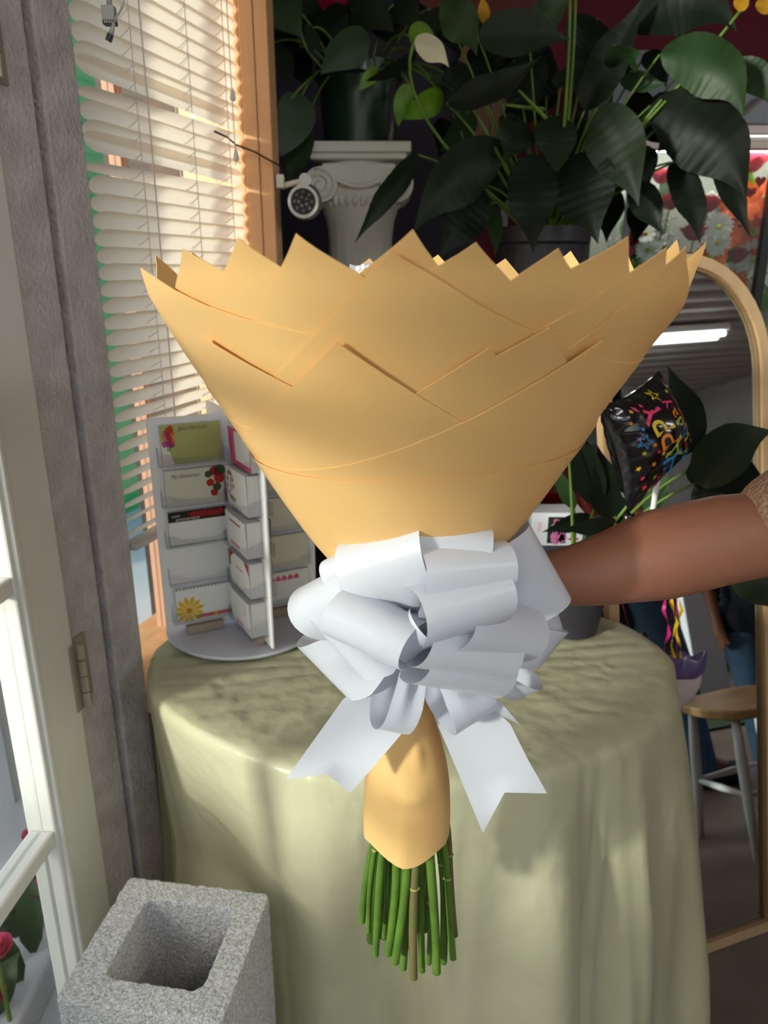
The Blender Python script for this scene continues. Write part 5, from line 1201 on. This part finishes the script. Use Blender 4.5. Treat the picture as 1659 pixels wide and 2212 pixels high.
# streamers hanging from the balloon weight, right of the table
mat('ribbon_magenta', (200, 30, 120), .3, coat=.4); mat('ribbon_yellow', (220, 180, 30), .3, coat=.4); mat('ribbon_black', (20, 18, 22), .25, coat=.4)
for k, (x, m, lab) in enumerate(((1440, 'ribbon_magenta', 'magenta'), (1456, 'ribbon_yellow', 'yellow'), (1447, 'ribbon_black', 'black'), (1466, 'ribbon_yellow', 'gold'))):
    pts = [at(1440 + k * 6, 1180, 1.10)] + [at(x + 7 * math.sin(q * 1.7 + k), 1240 + q * 26, 1.11 + .004 * math.sin(q + k)) for q in range(8)]
    t = MB(); t.grid(len(pts) * 3 - 2, 2, lambda a, b: (lambda i, f: pts[min(i, len(pts) - 1)].lerp(pts[min(i + 1, len(pts) - 1)], f))(int(a * (len(pts) - 1)), a * (len(pts) - 1) - int(a * (len(pts) - 1))) + Vector(((b - .5) * .006 * math.cos(a * 12 + k), (b - .5) * .006 * math.sin(a * 12 + k), 0)))
    tag(t.build('ribbon_streamer', m, smooth=True), '%s curling ribbon streamer hanging right of the table edge' % lab, 'ribbon', 'balloon streamers')
mat('foil_purple', (86, 70, 120), .3, coat=.5, bump=(40, .4)); mat('foil_pale', (206, 190, 190), .3, coat=.5, bump=(20, .3))
gb = thing('foil_balloon', at(1462, 1540, 1.18), 'drooping purple and pale foil balloon beside the table edge', 'balloon')
gcx = at(1455, 1470, 1.18); gu = pxm(1.18, .7)
def pil(a, b, s, y0, y1):
    x = (a - .5) * 2; y = y0 + (y1 - y0) * b; prof = math.sqrt(max(0, 1 - (y * .9) ** 2)) if y < .3 else 1.08
    h = max(0, 1 - x * x) ** .5 * max(0, 1 - y * y) ** .5
    return gcx + Vector((x * 62 * gu * prof, 0, 0)) + Vector((.0, -s * 26 * gu * h, 0)) + Vector((0, 0, y * 66 * gu + .006 * math.sin(x * 9) * (1 - h)))
for s in (1, -1):
    MB().grid(21, 13, lambda a, b: pil(a, b, s, .25, 1.0)).build('purple_panel', 'foil_purple', gb, smooth=True); MB().grid(21, 21, lambda a, b: pil(a, b, s, -1.0, .25)).build('pale_panel', 'foil_pale', gb, smooth=True)
MB().tube([gcx + Vector((0, 0, 66 * gu)), gcx + Vector((-.01, 0, .12)), gcx + Vector((-.02, .0, .24))], .001, 5).build('string', 'ribbon_magenta', gb)

# ------------------------------------------------------------------ people
mat('skin', (152, 102, 80), .5, noise=(12, .18), rgb2=(150, 94, 74), bump=(260, .08), subs=.0, spec=.35)
mat('knit_beige', (196, 160, 134), .85, bump=(300, 1.2), noise=(260, .4), rgb2=(150, 116, 94)); mat('jeans', (78, 108, 146), .85, noise=(30, .4), rgb2=(54, 80, 116), bump=(200, .5)); mat('trousers_dark', (50, 48, 54), .85, bump=(160, .4)); mat('top_navy', (24, 28, 44), .85, bump=(120, .4)); mat('shoe_dark', (34, 32, 34), .6); mat('hair_dark', (40, 28, 22), .5, noise=(1, .5), wave=(200, 200, 10)); mat('eye_white', (236, 232, 226), .2); mat('lips', (150, 80, 74), .45); mat('nail', (214, 160, 140), .25, coat=.4)
def blob(name, chains, m, parent, voxel=.008, smooth=8, extra=None):
    mb = MB()
    for ch in chains:
        pts = [Vector(c[:3]) for c in ch]; rad = [c[3] for c in ch]; P_, R_ = [], []
        for i in range(len(pts) - 1):
            k = max(2, int((pts[i + 1] - pts[i]).length / .012))
            for q in range(k): P_.append(pts[i].lerp(pts[i + 1], q / k)); R_.append(rad[i] + (rad[i + 1] - rad[i]) * q / k)
        P_.append(pts[-1]); R_.append(rad[-1]); mb.tube(P_, R_, 16); mb.sphere(P_[0], R_[0], 14, 10); mb.sphere(P_[-1], R_[-1], 14, 10)
    if extra: extra(mb)
    o = mb.build(name, m, parent)
    r = o.modifiers.new('r', 'REMESH'); r.mode = 'VOXEL'; r.voxel_size = voxel
    s = o.modifiers.new('s', 'SMOOTH'); s.factor = .5; s.iterations = smooth
    dg = bpy.context.evaluated_depsgraph_get(); me = bpy.data.meshes.new_from_object(o.evaluated_get(dg)); o.modifiers.clear(); old = o.data; o.data = me; bpy.data.meshes.remove(old)
    if not me.materials: me.materials.append(MATS[m])
    me.polygons.foreach_set('use_smooth', [True] * len(me.polygons)); return o
def P4(v, r): return (v.x, v.y, v.z, r)
def figure(root, f, s, feet, hipz, k, arms, legs, skin='skin'):
    """f facing, s left-hand side (unit, horizontal); k body scale. Returns chains of trunk, head, legs"""
    Z = Vector((0, 0, 1)); o = Vector((feet.x, feet.y, 0)); hip = o + Z * hipz; ch = hip + Z * (.34 * k); sh = hip + Z * (.50 * k); nk = hip + Z * (.56 * k); hd = hip + Z * (.70 * k)
    trunk = [[P4(hip - s * (.07 * k), .105 * k), P4(hip + s * (.07 * k), .105 * k)], [P4(hip, .125 * k), P4(hip + Z * (.17 * k), .108 * k), P4(ch, .125 * k), P4(sh - Z * .03, .10 * k)], [P4(ch - s * (.07 * k), .10 * k), P4(ch + s * (.07 * k), .10 * k)], [P4(sh - s * (.155 * k) - Z * .02, .052 * k), P4(sh, .07 * k), P4(sh + s * (.155 * k) - Z * .02, .052 * k)]]
    head = [[P4(sh, .06 * k), P4(nk, .052 * k), P4(hd - Z * (.06 * k), .055 * k)], [P4(hd - Z * (.055 * k) + f * (.02 * k), .060 * k), P4(hd + Z * (.03 * k), .086 * k), P4(hd + Z * (.05 * k) - f * (.015 * k), .086 * k)], [P4(hd - Z * (.085 * k) + f * (.05 * k), .026 * k), P4(hd - Z * (.05 * k) + f * (.055 * k), .03 * k)], [P4(hd + f * (.085 * k), .010 * k), P4(hd - Z * (.03 * k) + f * (.10 * k), .015 * k)], [P4(hd - Z * (.055 * k) + f * (.078 * k) - s * (.018 * k), .009 * k), P4(hd - Z * (.055 * k) + f * (.078 * k) + s * (.018 * k), .009 * k)]]
    for g in (-1, 1): head.append([P4(hd + s * (g * .086 * k) + Z * (.018 * k), .014 * k), P4(hd + s * (g * .088 * k) - Z * (.022 * k), .011 * k)])
    return trunk, head, hip, sh, hd
def face_bits(body, hd, f, s, k):
    Z = Vector((0, 0, 1))
    for g in (-1, 1): 
        ec = hd + s * (g * .032 * k) + f * (.0700 * k) + Z * (.008 * k)
        e_ = MB().sphere(ec, .0115 * k, 12, 8).build('eye', 'eye_white', body, smooth=True)
        MB().sphere(ec + f * (.0072 * k), .0058 * k, 10, 6).build('iris', 'hair_dark', e_, smooth=True)
        MB().tube([ec + s * (.016 * k) + Z * (.017 * k), ec + f * (.004 * k) + Z * (.022 * k), ec - s * (.016 * k) + Z * (.017 * k)], .0035 * k, 6).build('eyebrow', 'hair_dark', body, smooth=True)
    lp_ = hd - Z * (.055 * k) + f * (.086 * k)
    MB().tube([lp_ - s * (.022 * k), lp_ + f * (.003 * k), lp_ + s * (.022 * k)], [.002 * k, .0055 * k, .002 * k], 8).build('lips', 'lips', body, smooth=True)
def hair(root, hd, f, s, k, long=.0):
    Z = Vector((0, 0, 1)); ch = [[P4(hd + Z * (.055 * k) - f * (.01 * k), .092 * k), P4(hd + Z * (.02 * k) - f * (.035 * k), .088 * k), P4(hd - Z * ((.06 + long) * k) - f * (.05 * k), .062 * k)]]
    return blob('hair', ch, 'hair_dark', root, .012 * k, 6)

# the person holding the bouquet: only the bare forearm reaches into the picture
f1 = Vector((-.40, -.92, 0)).normalized(); s1 = Vector((-f1.y, f1.x, 0))           # left-hand side
ft = Vector((.63, .52, 0)); pA = thing('person', ft, 'person in a beige knit short-sleeved sweater holding the bouquet out with a bare forearm', 'person')
trunk, head, hip, sh, hd = figure(pA, f1, s1, ft, .82, .92, None, None)
YA = .605
wr = at(1195, 1252, YA); e_mid = at(1300, 1232, YA); fore = at(1420, 1199, YA + .004); elb0 = at(1560, 1166, YA + .006); elb = at(1668, 1150, YA + .004); u6 = pxm(.605, 1.1)
shl = Vector((.535, .575, 1.225))
arm = [[P4(shl, .050), P4(shl.lerp(elb, .5), .050), P4(elb, 94 * u6), P4(elb0, 101 * u6), P4(fore, 103 * u6), P4(e_mid, 80 * u6), P4(wr, 62 * u6)]]
nkz = at(900, 1290, BY).z; palm = Vector((BX + .066, BY + .028, nkz + .005)); hand = [[P4(wr, 60 * u6), P4(wr.lerp(palm, .5), .023), P4(palm, .020)], [P4(palm + Vector((0, 0, .022)), .017), P4(palm - Vector((0, 0, .026)), .016)]]
for q, (dz, ln, r) in enumerate(((.030, 2.25, .0085), (.010, 2.45, .009), (-.010, 2.35, .0088), (-.030, 1.95, .0078))):
    fin = [P4(palm + Vector((-.004, .004, dz * .85)), r * 1.15)]; R0 = rad_at(nkz + dz) + .013
    for j in range(7):
        th = 1.75 - ln * j / 6 + .25; fin.append(P4(Vector((BX + R0 * math.sin(th), BY - R0 * math.cos(th) * 1.0, nkz + dz + .002 * j)), r * (1 - .035 * j)))
    hand.append(fin)
th_ = [P4(palm + Vector((.012, .010, .018)), .013), P4(palm + Vector((-.008, .026, .034)), .0115)]
for j in range(4): a = 2.5 + .42 * j; R0 = rad_at(nkz + .04) + .014; th_.append(P4(Vector((BX + R0 * math.sin(a), BY - R0 * math.cos(a), nkz + .040)), .0105 - .0008 * j))
hand.append(th_)
arm2 = [[P4(sh + s1 * .15 - Vector((0, 0, .02)), .046), P4(sh + s1 * .20 - Vector((0, 0, .26)), .038), P4(sh + s1 * .19 - Vector((0, 0, .48)) + f1 * .04, .026), P4(sh + s1 * .19 - Vector((0, 0, .56)) + f1 * .05, .03)]]
legs = []
for g in (-1, 1): legs.append([P4(hip + s1 * (g * .08), .09), P4(Vector((ft.x, ft.y, .45)) + s1 * (g * .085), .055), P4(Vector((ft.x, ft.y, .08)) + s1 * (g * .085), .036), P4(Vector((ft.x, ft.y, .035)) + s1 * (g * .09) + f1 * .10, .028)])
# shoulder girdle to the raised arm
girdle = [[P4(sh, .07), P4(shl, .052)]]
bodyA = blob('body', trunk + head + girdle + arm + hand + arm2 + legs, 'skin', pA, .0045, 10)
face_bits(bodyA, hd, f1, s1, .92); hair(pA, hd, f1, s1, .92, .10)
cuff = at(1655, 1085, .60)
slv = [[P4(shl, .060), P4(shl.lerp(elb, .45), .058), P4(shl.lerp(elb, .93), .0490)]]
big_ = lambda chs, d: [[(x, y, z, r + d) for x, y, z, r in c] for c in chs]
blob('sweater', big_(trunk, .012) + [[P4(hip - s1 * .07 - Vector((0, 0, .05)), .130), P4(hip + s1 * .07 - Vector((0, 0, .05)), .130)], [P4(hip - s1 * .08, .128), P4(hip + s1 * .08, .128)]] + big_(girdle, .010) + slv + [[P4(sh + s1 * .15 - Vector((0, 0, .02)), .056), P4(sh + s1 * .185 - Vector((0, 0, .20)), .052)]], 'knit_beige', pA, .006, 6)
blob('trousers', [[P4(hip - s1 * .06 - Vector((0, 0, .03)), .108), P4(hip + s1 * .06 - Vector((0, 0, .03)), .108)]] + [[(x, y, z, r + .014) for x, y, z, r in c[:3]] for c in legs], 'trousers_dark', pA, .010, 6)
for g in (-1, 1): blob('shoe', [[P4(Vector((ft.x, ft.y, .045)) + s1 * (g * .085) - f1 * .03, .040), P4(Vector((ft.x, ft.y, .04)) + s1 * (g * .09) + f1 * .11, .036)]], 'shoe_dark', pA, .009, 5)

def bystander(ft, f, k, label, hipz, stride, top, long_top):
    s = Vector((-f.y, f.x, 0)); t = thing('person', ft, label, 'person'); Z = Vector((0, 0, 1))
    trunk, head, hip, sh, hd = figure(t, f, s, ft, hipz, k, None, None)
    arms, legs = [], []
    for g in (-1, 1):
        arms.append([P4(sh + s * (g * .155 * k) - Z * .02, .046 * k), P4(sh + s * (g * .21 * k) - Z * (.26 * k), .036 * k), P4(sh + s * (g * .21 * k) - Z * (.48 * k) + f * (.05 * k), .024 * k), P4(sh + s * (g * .21 * k) - Z * (.55 * k) + f * (.06 * k), .03 * k)])
        for q in range(4): b0 = sh + s * (g * .21 * k) - Z * (.56 * k) + f * ((.035 + .017 * q) * k); arms.append([P4(b0, .010 * k), P4(b0 - Z * (.075 - .008 * abs(q - 1.5)) * k, .007 * k)])
        arms.append([P4(sh + s * (g * .20 * k) - Z * (.54 * k) + f * (.08 * k), .011 * k), P4(sh + s * (g * .19 * k) - Z * (.60 * k) + f * (.105 * k), .008 * k)])
        fo = Vector((ft.x, ft.y, 0)) + s * (g * .085 * k) + f * (g * stride * k); kn = (hip + s * (g * .08 * k)).lerp(fo, .52) + f * (.03 * k)
        legs.append([P4(hip + s * (g * .08 * k), .088 * k), P4(kn, .056 * k), P4(fo + Z * (.08 * k), .036 * k), P4(fo + Z * (.035 * k) + f * (.11 * k), .028 * k)])
    b = blob('body', trunk + head + arms + legs, 'skin', t, .009 * k, 6); face_bits(b, hd, f, s, k); hair(t, hd, f, s, k, .05)
    blob('top', big_(trunk, .012) + [[(x, y, z, r + .012) for x, y, z, r in c[:2]] for c in (arms[0], arms[6])] + ([[P4(hip - Z * (long_top * k), .13 * k), P4(hip, .135 * k)]] if long_top else []), top, t, .010 * k, 6)
    blob('jeans', [[P4(hip - s * (.06 * k) - Z * .02, .105 * k), P4(hip + s * (.06 * k) - Z * .02, .105 * k)]] + [[(x, y, z, r + .016 * k) for x, y, z, r in c[:3]] for c in legs], 'jeans', t, .010 * k, 6)
    for c in legs: blob('shoe', [[P4(Vector(c[2][:3]) - Z * (.035 * k) - f * (.03 * k), .042 * k), P4(Vector(c[3][:3]), .038 * k)]], 'shoe_dark', t, .010 * k, 5)
h0 = refl(1622, 1345, 1.0)
bystander(Vector((h0.x, h0.y, 0)), Vector((-.6, .8, 0)).normalized(), .62, 'person in a navy top and blue jeans behind the stool, seen in the mirror', h0.z + .02, .04, 'top_navy', .05)
h1 = refl(1385, 1660, 1.22)
bystander(Vector((h1.x, h1.y, 0)), Vector((.84, .5, 0)).normalized(), 1.0, 'person in dark clothes and jeans walking, only a lower leg seen in the mirror', .86, .16, 'top_navy', .25)
# silver tin behind the bow on the table
mat('tin', (176, 180, 190), .3, metal=.8)
tn = atz(1238, 1335, TZ + .006); tt_ = thing('tin_can', tn, 'small silver tin on the yellow cloth under the forearm', 'tin')
MB().lathe([(0, 0), (.024, 0), (.025, .002), (.025, .05), (.026, .052), (.023, .052), (.022, .006), (0, .006)], tn, 28).build('body', 'tin', tt_, smooth=True, angle=40)
